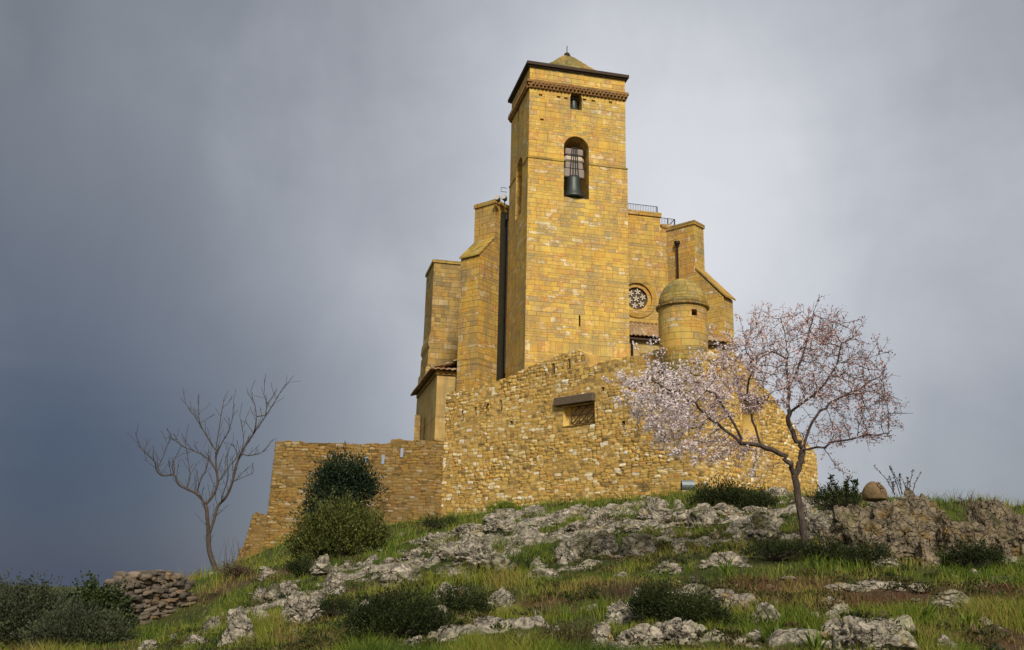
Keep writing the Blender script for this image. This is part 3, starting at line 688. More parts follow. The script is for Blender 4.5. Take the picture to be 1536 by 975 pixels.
# ogee pyramid roof
cx_, cy_ = P2((TWID - ins) / 2, TDEP / 2); half = ((TWID - ins) / 2 + ov, TDEP / 2 + ov); ztip = zat(85, Vector((cx_, cy_, 0)))
rf = MB(); rings = []; HH = ztip - z_e1
for s_, h_ in ((1.0, 0), (.97, .015), (.85, .06), (.72, .14), (.60, .235), (.48, .37), (.36, .54), (.24, .74), (.13, .91), (.06, 1.0)):
    pts = []
    for k in range(4):
        a_ = [(-1, -1), (1, -1), (1, 1), (-1, 1)][k]; b_ = [(-1, -1), (1, -1), (1, 1), (-1, 1)][(k + 1) % 4]
        for j in range(6):
            t_ = j / 6; e_ = (a_[0] + (b_[0] - a_[0]) * t_, a_[1] + (b_[1] - a_[1]) * t_); rr = max(.0, 1 - s_) * .10
            L_ = math.hypot(*e_); e_ = (e_[0] * (1 - rr + rr / L_ * 1.1), e_[1] * (1 - rr + rr / L_ * 1.1))
            q = A * (e_[0] * half[0] * s_) + B * (e_[1] * half[1] * s_); pts.append((cx_ + q.x, cy_ + q.y, z_e1 + .003 + HH * h_))
    rings.append(pts)
vs = [p for r_ in rings for p in r_]; n_ = 24
fs = [(i * n_ + k, i * n_ + (k + 1) % n_, (i + 1) * n_ + (k + 1) % n_, (i + 1) * n_ + k) for i in range(len(rings) - 1) for k in range(n_)] + [tuple(range(n_ - 1, -1, -1)), tuple(range((len(rings) - 1) * n_, len(rings) * n_))]
rf.add(vs, fs); roof = rf.build('roof', M['roof_dome'], tower)
fn = MB().lathe((cx_, cy_, ztip - .05), [(.20, 0), (.22, .06), (.14, .12), (.16, .2), (.10, .26), (.03, .29)], 16).bar((cx_, cy_, ztip + .2), (cx_, cy_, zat(69, Vector((cx_, cy_, 0)))), .022)
fn.build('finial', M['eave'], roof)
# dark belfry lining behind openings
# bells
def bell(a_, off, z_top_, z_bot, r_, name, label):
    q = T0 + A * a_ + B * off; Hb = z_top_ - z_bot
    root = thing(name, label, 'bell', (q.x, q.y, z_bot))
    pr = [(r_, 0), (r_ * 1.0, .04 * Hb), (r_ * .90, .13 * Hb), (r_ * .78, .28 * Hb), (r_ * .70, .50 * Hb), (r_ * .66, .78 * Hb), (r_ * .58, .92 * Hb), (r_ * .25, Hb)]
    pr_in = [(r_ * .2, .9 * Hb), (r_ * .5, .7 * Hb), (r_ * .64, .3 * Hb), (r_ * .93, .0)]
    MB().lathe((q.x, q.y, z_bot), pr_in[::-1][:0] + pr, 36).build('bell_body', M['bronze'], root, smooth=True)
    return root, q
bz0_ = fa(862, 295)[1] + .02; bz1_ = fa(862, 259)[1]
big, bq = bell(bell_a - .06, .36, bz1_, bz0_, .58, 'bronze_bell', 'large dark bronze bell hanging from a pale yoke in the tower arch')
ym = MB()
yz = [fa(862, 262)[1], fa(862, 250)[1], fa(862, 243)[1], fa(862, 232)[1], fa(862, 222)[1]]
def yb(hw, z0_, z1_, dd=.2): 
    m_ = MB(); m_.box((bq.x, bq.y, (z0_ + z1_) / 2), A * hw, B * dd, (0, 0, (z1_ - z0_) / 2)); return m_
yb(.54, yz[0] - .08, yz[1] - .04).build('yoke_base', M['yoke_dark'], big, bevel=.05)
yb(.47, yz[1] - .04, yz[2] + .05, .19).build('yoke_middle', M['yoke_dark'], big, bevel=.04)
yb(.53, yz[2] + .05, yz[3] + .05, .21).build('yoke_block', M['yoke'], big, bevel=.13)
yb(.48, yz[3] + .05, yz[4] + .05, .2).build('yoke_top', M['yoke_dark'], big, bevel=.05)
for sx in (-.19, -.07, .05, .16):
    q = bq + A * sx - B * .24; MB().box((q.x, q.y, (yz[0] - .12 + yz[4] + .1) / 2), A * .022 + Vector((0, 0, 0)), B * .02, Vector((0, 0, (yz[4] - yz[0] + .22) / 2)) + A * (-sx * .3)).build('iron_strap', M['iron'], big)
small, sq_ = bell(fa(864, 150)[0], .45, fa(864, 143)[1], fa(864, 161)[1], .29, 'small_bell', 'small dark bell in the little top window of the tower')
MB().box((sq_.x, sq_.y, fa(864, 143)[1] + .03), A * .30, B * .06, (0, 0, .05)).build('headstock', M['yoke_dark'], small)

# ------------------------------------------------------------------ church body
NV_OFF = 2.2
N0 = T0 + B * NV_OFF
def npx(px, py): return on_plane(px, py, N0, B)
def na(px, py): p = npx(px, py); return (p - N0).dot(A), p.z
church = thing('church', 'golden stone church with buttresses and rose window behind the bell tower', 'church', (P2(TWID, 8)[0], P2(TWID, 8)[1], zb - 2.5))
def PN(a_, b_): q = N0 + A * a_ + B * b_; return (q.x, q.y)
aR, zc = na(990, 323); aE, zc2 = na(1003, 340)
rz_a, rz_z = na(955.5, 447); rr_out = (na(983, 447)[0] - rz_a)
cutr = MB(); q = N0 + A * rz_a
def disc_cut(r_, o0, o1, n=40):
    pts = [Vector((q.x, q.y, rz_z)) + A * (r_ * math.cos(2 * math.pi * k / n)) + Vector((0, 0, r_ * math.sin(2 * math.pi * k / n))) + B * o0 for k in range(n)]
    return pts, B * (o1 - o0)
rr_in = rr_out * .60
p_, d_ = disc_cut(rr_out * .86, -.4, .22); cutr.extr(p_, d_)
nave = MB().prism([PN(.3, 0), PN(aR, 0), PN(aR, 9), PN(.3, 9)], zb - 2.5, zc - .12).build('nave_wall', M['church'], church, cut=cutr)
cutr2 = MB(); p_, d_ = disc_cut(rr_out * .86, -.6, .22); 
MB().prism([PN(aR + .002, 0.01), PN(aE + .6, 0.01), PN(aE + .6, 9), PN(aR + .002, 9)], zb - 2.5, zc2 - .1).build('nave_wall', M['church'], church)
MB().prism([PN(.3, -.07), PN(aR + .06, -.07), PN(aR + .06, .5), PN(.3, .5)], zc - .118, zc + .12).build('coping', M['coping'], church)
MB().prism([PN(aR + .063, -.05), PN(aE + .3, -.05), PN(aE + .3, .45), PN(aR + .063, .45)], zc2 - .098, zc2 + .10).build('coping', M['coping'], church)
# rose window: moulded ring, recessed glass, tracery of crosses
def ring(r0, r1, o0, o1, mat, name, parent, n=40):
    mb = MB(); vs = []; fs = []
    for (r_, o_) in ((r0, o1), (r0, o0), (r1, o0), (r1, o1)):
        for k in range(n):
            t_ = 2 * math.pi * k / n; vs.append(Vector((q.x, q.y, rz_z)) + A * (r_ * math.cos(t_)) + Vector((0, 0, r_ * math.sin(t_))) + B * o_)
    for i in range(4):
        for k in range(n): fs.append((i * n + k, i * n + (k + 1) % n, ((i + 1) % 4) * n + (k + 1) % n, ((i + 1) % 4) * n + k))
    mb.add(vs, fs); return mb.build(name, mat, parent)
rose = ring(rr_out * .80, rr_out * 1.05, -.06, .06, M['coping'], 'rose_window', church)
ring(rr_in, rr_out * .80, .05, .14, M['church'], 'inner_ring', rose)
mb = MB(); pts, d_ = disc_cut(rr_in * 1.02, .185, .2); mb.extr(pts, d_); mb.build('glass', M['glass'], rose)
tr = MB()
def cross(cx, cz, s_):
    for k in range(5):
        t_ = math.pi / 2 + 2 * math.pi * k / 5 + cx
        c_ = Vector((q.x, q.y, rz_z)) + A * (cx + .5 * s_ * math.cos(t_)) + Vector((0, 0, cz + .5 * s_ * math.sin(t_))) + B * .15
        dx = A * math.cos(t_) + Vector((0, 0, math.sin(t_))); dy = A * (-math.sin(t_)) + Vector((0, 0, math.cos(t_)))
        tr.box(c_, dx * .42 * s_, dy * .18 * s_, B * .03)
cross(0, 0, rr_in * .30)
for k in range(6): cross(rr_in * .64 * math.cos(k * math.pi / 3 + .3), rr_in * .64 * math.sin(k * math.pi / 3 + .3), rr_in * .29)
tr.build('tracery', M['tracery'], rose)
# right diagonal buttress
bp = Vector((.737, -.676, 0)); be = Vector((.676, .737, 0))
bW = npx(1002, 420)
def along(px, py, p0, d, n): p = on_plane(px, py, p0, n); return (p - p0).dot(d)
d1 = along(1041.5, 360, bW, bp, be); d2 = along(1086, 470, bW, bp, be)
def bpt(d, z, e=0): q_ = bW + bp * d + be * e; return Vector((q_.x, q_.y, z))
q1 = bpt(d1, 0); bwid = along(1056, 370, q1, be, bp)
zt1 = zat(332, q1); zs_hi = zat(404, q1); q2 = bpt(d2, 0); zs_lo = zat(445, q2)
bw2 = along(1100, 475, q2, be, bp)
MB().extr([bpt(-1.5, zb - 2.5), bpt(d1, zb - 2.5), bpt(d1, zt1 - .15), bpt(-1.5, zt1 - .15)], be * bwid).build('buttress', M['church'], church)
MB().extr([bpt(d1 + .002, zb - 2.5), bpt(d2, zb - 2.5), bpt(d2, zs_lo), bpt(d1 + .002, zs_hi)], be * bw2).build('buttress', M['church'], church)
MB().extr([bpt(-1.2, zt1 - .148, -.05), bpt(d1 + .06, zt1 - .148, -.05), bpt(d1 + .06, zt1 + .06, -.05), bpt(-1.2, zt1 + .06, -.05)], be * (bwid + .1)).build('coping', M['coping'], church)
MB().extr([bpt(d1 + .05, zs_hi + .01, -.05), bpt(d2 + .14, zs_lo - .03, -.05), bpt(d2 + .14, zs_lo + .08, -.05), bpt(d1 + .05, zs_hi + .12, -.05)], be * (bw2 + .1)).build('weathering_slab', M['coping'], church)
# drainpipe with hopper on the buttress side
pd = along(1017, 360, bW, bp, be); pq = bpt(pd, 0, -.10)
pipe = MB().tube([(pq.x, pq.y, zat(372, pq)), (pq.x, pq.y, zat(440, pq) - 1.5)], .055, 8).build('drainpipe', M['iron'], church)
MB().lathe((pq.x, pq.y, zat(372, pq)), [(.06, 0), (.14, .22), (.16, .24), (.16, .36)], 10).build('hopper', M['iron'], pipe)
# railings on the roof
def railing(p0, p1, h, n, label, brace=False):
    root = thing('railing', label, 'railing', p0)
    up = Vector((0, 0, h)); mb = MB(); mb.bar(p0 + up, p1 + up, .018, 5); mb.bar(p0 + up * .08, p1 + up * .08, .014, 5)
    for i in range(n + 1): 
        t_ = p0.lerp(p1, i / n); mb.bar(t_ + up * .08, t_ + up, .008, 4)
    mb.build('bars', M['iron'], root)
    mb = MB(); mb.bar(p1, p1 + up, .035, 6)
    mb.build('post', M['iron'], root)
    if brace: MB().bar(p1 + up, p0.lerp(p1, .55), .022, 5).build('brace', M['iron'], root); m_ = p0.lerp(p1, .52); MB().bar(m_, m_ + up, .03, 5).build('post', M['iron'], root)
def n3_(a_, off, z): x_, y_ = PN(a_, off); return Vector((x_, y_, z))
rz0 = zc + .12
railing(n3_(na(935, 310)[0], .2, rz0), n3_(na(987.5, 310)[0], .2, rz0), na(987, 308)[1] - rz0, 21, 'longer iron railing on the roof beside the bell tower')
rz1 = zc2 + .10
railing(n3_(aR + .08, .2, rz1), n3_(na(1014, 330)[0], .2, rz1), na(1014, 327)[1] - rz1, 10, 'short lower iron railing with a diagonal brace above the buttress', True)
# lean-to roof between tower and turret
def tiles(p_eave, dirx, length, back, rise, n, thick=.06, name='roof', parent=None, mat=None, over=.0):
    """clay barrel tiles: corrugated sheet from eave line up the slope (back vector), with stepped courses"""
    seg = 8; nu = n * seg + 1; rows = max(2, int(back.length / .38)); V = []; 
    us = np.linspace(0, length, nu); prof_ = .06 * np.abs(np.cos(np.pi * us / (length / n))) 
    for r_ in range(rows):
        for e in (0, 1):
            t_ = (r_ + e) / rows
            for i, u in enumerate(us):
                ph = math.sin(i // seg * 12.9898 + r_ * 4.1) * .012
                q_ = p_eave + dirx * u + back * t_; V.append((q_.x, q_.y, q_.z + rise * t_ + prof_[i] + (.045 if e == 0 else 0) + ph))
    V = np.array(V); nr = rows * 2; W_ = V.copy(); W_[:, 2] -= thick
    ii = np.arange(nr * nu).reshape(nr, nu); Q1 = np.stack([ii[:-1, :-1], ii[:-1, 1:], ii[1:, 1:], ii[1:, :-1]], -1).reshape(-1, 4); o_ = nr * nu
    Q2 = Q1[:, ::-1] + o_; E1 = np.stack([ii[0, 1:], ii[0, :-1], ii[0, :-1] + o_, ii[0, 1:] + o_], -1); E2 = np.stack([ii[-1, :-1], ii[-1, 1:], ii[-1, 1:] + o_, ii[-1, :-1] + o_], -1)
    S1 = np.stack([ii[:-1, 0], ii[1:, 0], ii[1:, 0] + o_, ii[:-1, 0] + o_], -1); S2 = np.stack([ii[1:, -1], ii[:-1, -1], ii[:-1, -1] + o_, ii[1:, -1] + o_], -1)
    off = root_loc(parent); me = np_mesh(name, np.concatenate([V, W_]) - np.array(off), np.concatenate([Q1, Q2, E1, E2, S1, S2]))
    o = link(name, me, mat or M['tile'], parent); box_uv(me, off); return o
LO = .75; Lp = T0 + B * LO
def lp(px, py): return on_plane(px, py, Lp, B)
e0 = lp(944, 503); e1 = lp(1040, 507); e0.z = zat(503, e0); LLen = (Vector((e1.x, e1.y, 0)) - Vector((e0.x, e0.y, 0))).length
ztr = zat(483, npx(950, 483)); lroof = tiles(Vector((e0.x, e0.y, e0.z)), A, LLen, B * (NV_OFF - LO), ztr - e0.z, 15, name='lean_to_roof', parent=church)
mb = MB(); f0 = e0 + B * .25; mb.prism([(f0.x, f0.y), (f0.x + A.x * LLen, f0.y + A.y * LLen), (f0.x + A.x * LLen + B.x * 1.1, f0.y + A.y * LLen + B.y * 1.1), (f0.x + B.x * 1.1, f0.y + B.y * 1.1)], zb - 2.5, e0.z - .03); mb.build('lean_to_wall', M['plaster'], church)
mb = MB(); mb.box((e0 + A * LLen / 2 + B * .1) - Vector((0, 0, .13)), A * (LLen / 2), B * .08, (0, 0, .05)); mb.build('eave_board', M['eave'], church)
mb = MB(); g0 = e0 + B * .14 + A * .20; mb.tube([g0 - Vector((0, 0, .15)), g0 - Vector((0, 0, 2.5))], .05, 8); mb.build('drainpipe', M['iron'], church)
# right lean-to in front of the big buttress
Ro = -1.4; Rp = T0 + B * Ro
def rp(px, py): return on_plane(px, py, Rp, B)
r0_ = rp(1058, 514); r1_ = rp(1105, 518); r0_.z = zat(515, r1_)
RL = (Vector((r1_.x, r1_.y, 0)) - Vector((r0_.x, r0_.y, 0))).length
zr1 = zat(497, r0_ + B * 1.2)
tiles(Vector((r0_.x, r0_.y, r0_.z)), A, RL, B * 1.5, zr1 - r0_.z, 7, name='lean_to_roof', parent=church)
mb = MB(); f0 = r0_ + B * .25; wdt = RL - .25
mb.prism([(f0.x, f0.y), (f0.x + A.x * wdt, f0.y + A.y * wdt), (f0.x + A.x * wdt + B.x * 1.2, f0.y + A.y * wdt + B.y * 1.2), (f0.x + B.x * 1.2, f0.y + B.y * 1.2)], zb - 3, r0_.z - .02); mb.build('lean_to_wall', M['church'], church)
mb = MB(); mb.box((r0_ + A * RL / 2 + B * .12) - Vector((0, 0, .12)), A * (RL / 2), B * .1, (0, 0, .06)); mb.build('eave_board', M['eave'], church)

# left diagonal buttress and west body
lpj = Vector((-.62, -.785, 0)).normalized(); lwd = Vector((lpj.y, -lpj.x, 0))         # projecting direction, width direction (to the left)
if lwd.x > 0: lwd = -lwd
K1 = C(742.5, 330, 49.0)
def kpt(d, e, z): q_ = K1 + lpj * d + lwd * e; return Vector((q_.x, q_.y, z))
ke = along(712, 330, K1, lwd, lpj); kL = along(718.5, 420, K1, lpj, lwd)
k2 = kpt(kL, 0, 0); ke2 = along(690, 430, k2, lwd, lpj)
kz_t = zat(301, K1); kz_hi = zat(358, K1); kz_lo = zat(382, k2)
MB().extr([kpt(-2.2, 0, zb - 4), kpt(0, 0, zb - 4), kpt(0, 0, kz_t - .15), kpt(-2.2, 0, kz_t - .15)][::-1], lwd * ke).build('buttress', M['apse'], church)
MB().extr([kpt(.002, 0, zb - 4), kpt(kL, 0, zb - 4), kpt(kL, 0, kz_lo), kpt(.002, 0, kz_hi)][::-1], lwd * ke2).build('buttress', M['apse'], church)
MB().extr([kpt(-2.2, -.05, kz_t - .148), kpt(.06, -.05, kz_t - .148), kpt(.06, -.05, kz_t + .08), kpt(-2.2, -.05, kz_t + .08)][::-1], lwd * (ke + .1)).build('coping', M['coping'], church)
MB().extr([kpt(.0, -.03, kz_hi + .0), kpt(kL + .1, -.05, kz_lo - .02), kpt(kL + .1, -.05, kz_lo + .09), kpt(.0, -.03, kz_hi + .13)][::-1], lwd * (ke2 + .08)).build('weathering_slab', M['dome'], church)
# body behind tower on the left
wq = K1 - lpj * .45
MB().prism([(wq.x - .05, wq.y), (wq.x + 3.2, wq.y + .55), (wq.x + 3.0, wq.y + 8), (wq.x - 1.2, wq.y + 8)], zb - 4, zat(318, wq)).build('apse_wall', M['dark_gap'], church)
# long drainpipe in the dark gap
dq = wq - Vector((-.02, .22, 0)); dq = C(760.5, 420, wq.y - .25)
dp_ = MB().tube([(dq.x, dq.y, zat(328, dq)), (dq.x, dq.y, zat(560, dq))], .05, 8).build('drainpipe', M['zinc'], church)
MB().box((dq.x, dq.y, zat(326, dq)), (.13, 0, 0), (0, .1, 0), (0, 0, .16)).build('hopper', M['iron'], dp_)
# further block to the left
G0 = C(650, 420, 54.5)
def gp2(a_, b_): q_ = G0 + A * a_ + B * b_; return (q_.x, q_.y)
gwid = 3.2; gz1 = zat(393, G0)
zlow = zat(575, G0)
mb = MB()
# jagged, spreading left edge
lev = [(zb - 5, -.26), (zat(600, G0), -.25), (zat(575, G0), -.24), (zat(552, G0), -.22), (zat(548, G0), -.12), (zat(525, G0), -.10), (zat(522, G0), -.04), (zat(516, G0), -.14), (zat(505, G0), -.10), (zat(498, G0), -.02), (zat(470, G0), -.01), (gz1 - .02, 0)]
pts = [Vector((gp2(o_, 0)[0], gp2(o_, 0)[1], z)) for z, o_ in lev] + [Vector((*gp2(gwid, 0), gz1 - .02)), Vector((*gp2(gwid, 0), zb - 5))]
mb.extr(pts[::-1], B * 3.0); mb.build('transept_wall', M['grey_ashlar'], church)
MB().prism([gp2(-.08, -.06), gp2(gwid, -.06), gp2(gwid, 3.05), gp2(-.08, 3.05)], gz1 - .018, gz1 + .16).build('coping', M['coping'], church)

# ------------------------------------------------------------------ annex with tiled eave
E0 = C(655, 580, 49.2)
def ep(a_, b_): q_ = E0 + A * a_ + B * b_; return (q_.x, q_.y)
Efar = on_plane(625.5, 630, E0, A); eL = (Efar - E0).dot(B)
ez = zat(556, E0); annex = thing('annex_house', 'ochre walled annex with clay tile eave at the left of the church', 'house', (*ep(1, eL / 2), zb - 3))
eW = 1.55
MB().prism([ep(0, 0), ep(eW, 0), ep(eW, eL), ep(0, eL)], zb - 5, ez).build('wall', M['plaster'], annex)
MB().prism([ep(-.09, -.09), ep(eW, -.09), ep(eW, .08), ep(.08, .08), ep(.08, eL + .1), ep(-.09, eL + .1)], ez - .2, ez + .003).build('cornice', M['coping'], annex)
tiles(Vector((*ep(-.42, eL + .3), ez - .02)), -B, eL + .60, A * 2.0, .80, 30, thick=.10, name='roof', parent=annex)
tiles(Vector((*ep(-.30, -.34), ez + .0)), A, eW + .25, B * 1.2, .42, 6, thick=.08, name='front_roof', parent=annex)
# small pier at its far end
F0 = C(621.5, 640, 52.5); MB().prism([(F0.x, F0.y), (F0.x + .32, F0.y + .05), (F0.x + .32, F0.y + .6), (F0.x, F0.y + .6)], zb - 5, zat(622, F0)).build('corner_pier', M['grey_ashlar'], annex)

# ------------------------------------------------------------------ sentry turret
tc = C(1024.5, 490, 34.55); TR = .915
turret = thing('sentry_turret', 'round domed stone sentry turret on the corner of the curtain wall', 'turret', (tc.x, tc.y, zat(545, tc)))
zc_ = zat(455, tc - Vector((0, TR, 0))); zbt = zat(560, tc)
def cyl(prof_, mat, name, parent, cutm=None, smooth=False):
    n = 48; mb = MB().lathe(tc * 1, [(r_, z - tc.z) for r_, z in prof_], n)
    o = mb.build(name, mat, parent, cut=cutm); off = root_loc(parent); me = o.data; uvl = me.uv_layers['UVMap']
    for p in me.polygons:
        if smooth: p.use_smooth = True
        cc = p.center + off - tc; t0_ = math.atan2(cc.y, cc.x)
        if abs(p.normal.z) > .95: continue
        for li in p.loop_indices:
            v = me.vertices[me.loops[li].vertex_index].co + off - tc
            t_ = math.atan2(v.y, v.x)
            while t_ - t0_ > math.pi: t_ -= 2 * math.pi
            while t_ - t0_ < -math.pi: t_ += 2 * math.pi
            uvl.data[li].uv = (t_ * TR, v.z * 1.15)
    return o
wcut = MB(); wpx = C(1041, 469, tc.y - TR * .88); wcut.box(wpx, (.105, 0, 0), (0, .5, 0), (0, 0, .12))
cyl([(TR * .80, zat(548, tc)), (TR * .97, zat(528, tc)), (TR * .99, zat(500, tc)), (TR * .985, zc_ - .0)], M['church'], 'drum', turret, wcut)
cyl([(TR * 1.0, zc_ + .002), (TR * 1.08, zc_ + .03), (TR * 1.10, zc_ + .09), (TR * 1.0, zc_ + .13)], M['coping'], 'cornice', turret)
zd = zat(419, tc); dh = zd - zc_ - .13
cyl([(TR * .98, zc_ + .132)] + [(TR * .98 * math.cos(t_), zc_ + .132 + dh * math.sin(t_)) for t_ in np.linspace(.12, 1.45, 9)], M['dome'], 'dome', turret, smooth=True)
# corbel tapering into the wall corner under the turret
mb = MB().lathe(tc * 1, [(TR * .05, zat(640, tc) - tc.z), (TR * .45, zat(600, tc) - tc.z), (TR * .72, zat(570, tc) - tc.z), (TR * .90, zat(545, tc) - tc.z), (TR * .88, zat(535, tc) - tc.z)], 32); mb.build('corbel', M['dome'], turret)
print('arch', round(time.time() - T_START, 1))

# ------------------------------------------------------------------ rocks
LANDMARKS = []
def ico(sub):
    bm = bmesh.new(); bmesh.ops.create_icosphere(bm, subdivisions=sub, radius=1); V = np.array([v.co[:] for v in bm.verts]); Fc = np.array([[v.index for v in f.verts] for f in bm.faces]); bm.free(); return V, Fc
ICO = {k: ico(k) for k in (3, 4, 5, 6)}
def rock_mesh(name, sx, sy, sz, seed, sub, rough=1.0, blocky=.5):
    V, Fc = ICO[sub]; rs = np.random.default_rng(seed)
    p = V.copy()
    # facet cutting planes give broken limestone faces
    for k in range(9):
        n = rs.normal(size=3); n[2] = abs(n[2]) * .8 + .1; n /= np.linalg.norm(n); h = rs.uniform(.55, .88) ; d = p @ n; p = p - np.outer(np.maximum(d - h, 0) * blocky * 1.6, n)
    o = rs.uniform(0, 50, 3); asp = np.array([1, sy / sx, sz / sx * 1.3]); pn = p * asp; q_ = pn * 1.15 + o
    f1 = fbm(q_[:, 0], q_[:, 1], q_[:, 2], seed, 3) - .5
    q2 = pn * 2.3 + o; rid = np.abs(2 * fbm(q2[:, 0], q2[:, 1], q2[:, 2], seed + 3, 4, .55) - 1)
    q3 = pn * 7 + o; f3 = fbm(q3[:, 0], q3[:, 1], q3[:, 2], seed + 5, 3) - .5
    r = 1 + rough * (.75 * f1 - .42 * (1 - sstep(0, .22, rid)) * .7 + .16 * f3)
    p = p * r[:, None]; p[:, 2] = np.where(p[:, 2] < -.35, -.35 + (p[:, 2] + .35) * .3, p[:, 2])
    p = p * np.array([sx, sy, sz]); me = np_mesh(name, p, None, Fc, smooth=(sub >= 5)); return me
# centre px, foot px, width px, height px (as they lie in the scene), shape words
ROCKS = [(358, 972, 62, 40), (350, 940, 32, 24), (320, 952, 32, 22), (448, 940, 76, 38), (390, 915, 24, 28), (407, 922, 28, 24), (433, 905, 38, 28), (473, 915, 36, 30), (498, 903, 44, 36), (483, 872, 36, 20), (386, 938, 34, 17), (331, 930, 15, 11), (292, 968, 38, 15), (222, 975, 32, 15), (256, 957, 22, 7), (398, 867, 26, 9),
 (521, 862, 28, 14), (552, 857, 24, 10), (590, 858, 40, 16), (620, 847, 34, 14), (603, 884, 74, 22), (552, 918, 42, 18), (628, 861, 30, 9), (640, 830, 44, 15), (655, 821, 58, 15), (712, 857, 104, 38), (668, 845, 64, 24), (672, 868, 52, 12), (755, 789, 68, 24), (715, 812, 68, 18), (752, 808, 52, 16), (790, 818, 54, 24), (745, 870, 84, 17), (676, 905, 54, 20), (750, 912, 58, 25), (808, 930, 18, 12), (715, 944, 72, 20), (652, 957, 30, 18), (660, 975, 64, 26), (618, 978, 42, 16), (787, 965, 42, 14),
 (862, 846, 68, 34), (908, 837, 48, 36), (955, 838, 64, 30), (813, 874, 62, 13), (931, 863, 25, 8), (1001, 860, 52, 17), (1021, 832, 32, 14), (1072, 848, 22, 16), (886, 918, 28, 9), (933, 940, 58, 28), (958, 935, 38, 28), (902, 985, 46, 38), (962, 988, 115, 28), (1022, 984, 94, 28), (1005, 806, 26, 10), (863, 780, 62, 18), (897, 786, 38, 17), (985, 788, 62, 22), (1040, 786, 62, 22), (982, 762, 32, 9), (892, 800, 52, 15), (863, 806, 38, 13), (1035, 910, 74, 15),
 (1166, 752, 54, 16), (1056, 792, 52, 26), (1074, 808, 16, 14), (1150, 816, 64, 38), (1110, 820, 30, 22), (1095, 848, 64, 20), (1092, 916, 62, 14), (1152, 945, 48, 28), (1265, 942, 58, 27), (1290, 988, 145, 40), (1275, 884, 64, 8), (1087, 895, 26, 5), (1071, 945, 16, 9), (1163, 902, 18, 6), (1220, 786, 34, 18), (1252, 764, 42, 10), (1235, 815, 40, 30),
 (1330, 856, 44, 13), (1516, 848, 34, 11), (1463, 858, 22, 7), (1498, 872, 44, 7), (1316, 880, 80, 9), (1380, 883, 40, 6), (1435, 915, 78, 19), (1342, 930, 34, 8), (1330, 990, 140, 46), (1420, 988, 42, 24), (1483, 943, 34, 10),
 (805, 776, 40, 16), (835, 796, 30, 12), (925, 772, 46, 14), (955, 800, 34, 14), (1090, 775, 50, 14), (1130, 772, 44, 13), (1195, 765, 36, 12), (770, 832, 36, 12), (705, 795, 24, 9)]
def place_phrase(px, py):
    row = 'along the bottom edge of the photo' if py > 930 else ('in the grassy foreground' if py > 868 else ('in the middle band of the slope' if py > 815 else 'near the foot of the golden wall'))
    if px < 300: z = 'beside the dry stone wall'
    elif px < 520: z = 'below the left evergreen bushes'
    elif px < 640: z = 'just right of the left bushes'
    elif px < 840: z = 'below the left half of the curtain wall'
    elif px < 1050: z = 'below the bell tower and turret'
    elif px < 1240: z = 'around the almond tree foot'
    else: z = 'near the big right outcrop'
    return row, z
groups = {}
rock_info = []
for i, (px, py, w, h) in enumerate(ROCKS):
    p = hit0(px, py - h * .15); Y = p.y; k = Y / F * 1.03
    sx = w * k / 2; sz = h * k * (1.05 if h / w > .3 else 1.25); sy = sx * (.75 if h / w > .3 else .85)
    zg = gz(p.x, p.y)
    sub = 6 if w * (1 if py < 930 else 1.2) > 84 else (5 if w > 26 else 4)
    me = rock_mesh('limestone_rock', sx, sy, sz * .95, 100 + i, sub, .85 + .3 * random.random(), .5)
    o = link('limestone_rock', me, M['rock']); o.location = (p.x, p.y + sy * .35, zg + sz * .20); o.rotation_euler = (0, random.uniform(-.12, .12), random.uniform(-.35, .35))
    rock_info.append((o, px, py, w, h)); groups.setdefault(place_phrase(px, py), []).append(i)
NUM = ['first', 'second', 'third', 'fourth', 'fifth', 'sixth', 'seventh', 'eighth', 'ninth', 'tenth', 'eleventh', 'twelfth', 'thirteenth', 'fourteenth', 'fifteenth', 'sixteenth']
for (row, z), L in groups.items():
    L.sort(key=lambda i: ROCKS[i][0]); used = {}
    big_i = max(L, key=lambda i: ROCKS[i][2] * ROCKS[i][3])
    for r_, i in enumerate(L):
        w, h = ROCKS[i][2:]; sh = 'flat' if h / w < .26 else ('low' if h / w < .42 else ('rounded' if h / w < .62 else 'upright'))
        size = 'largest' if i == big_i and len(L) > 1 else (NUM[min(r_, 15)] + ' from left')
        o = rock_info[i][0]
        lab = f"{sh} lichened rock {row}, {z}" + ('' if len(L) == 1 else f", {size}")
        lab = lab.replace('along the bottom edge of the photo', 'at the bottom edge').replace('in the middle band of the slope', 'mid slope').replace('in the grassy foreground', 'in foreground grass').replace('near the foot of the golden wall', 'near wall foot').replace('below the left half of the curtain wall', 'below left curtain wall').replace('just right of the left bushes', 'right of the bushes').replace('below the left evergreen bushes', 'below the left bushes').replace('below the bell tower and turret', 'below the tower').replace('around the almond tree foot', 'by the almond').replace('near the big right outcrop', 'by the big outcrop').replace('beside the dry stone wall', 'by the dry stone wall')
        tag(o, lab, 'rock', 'lichened limestone rocks on the slope')
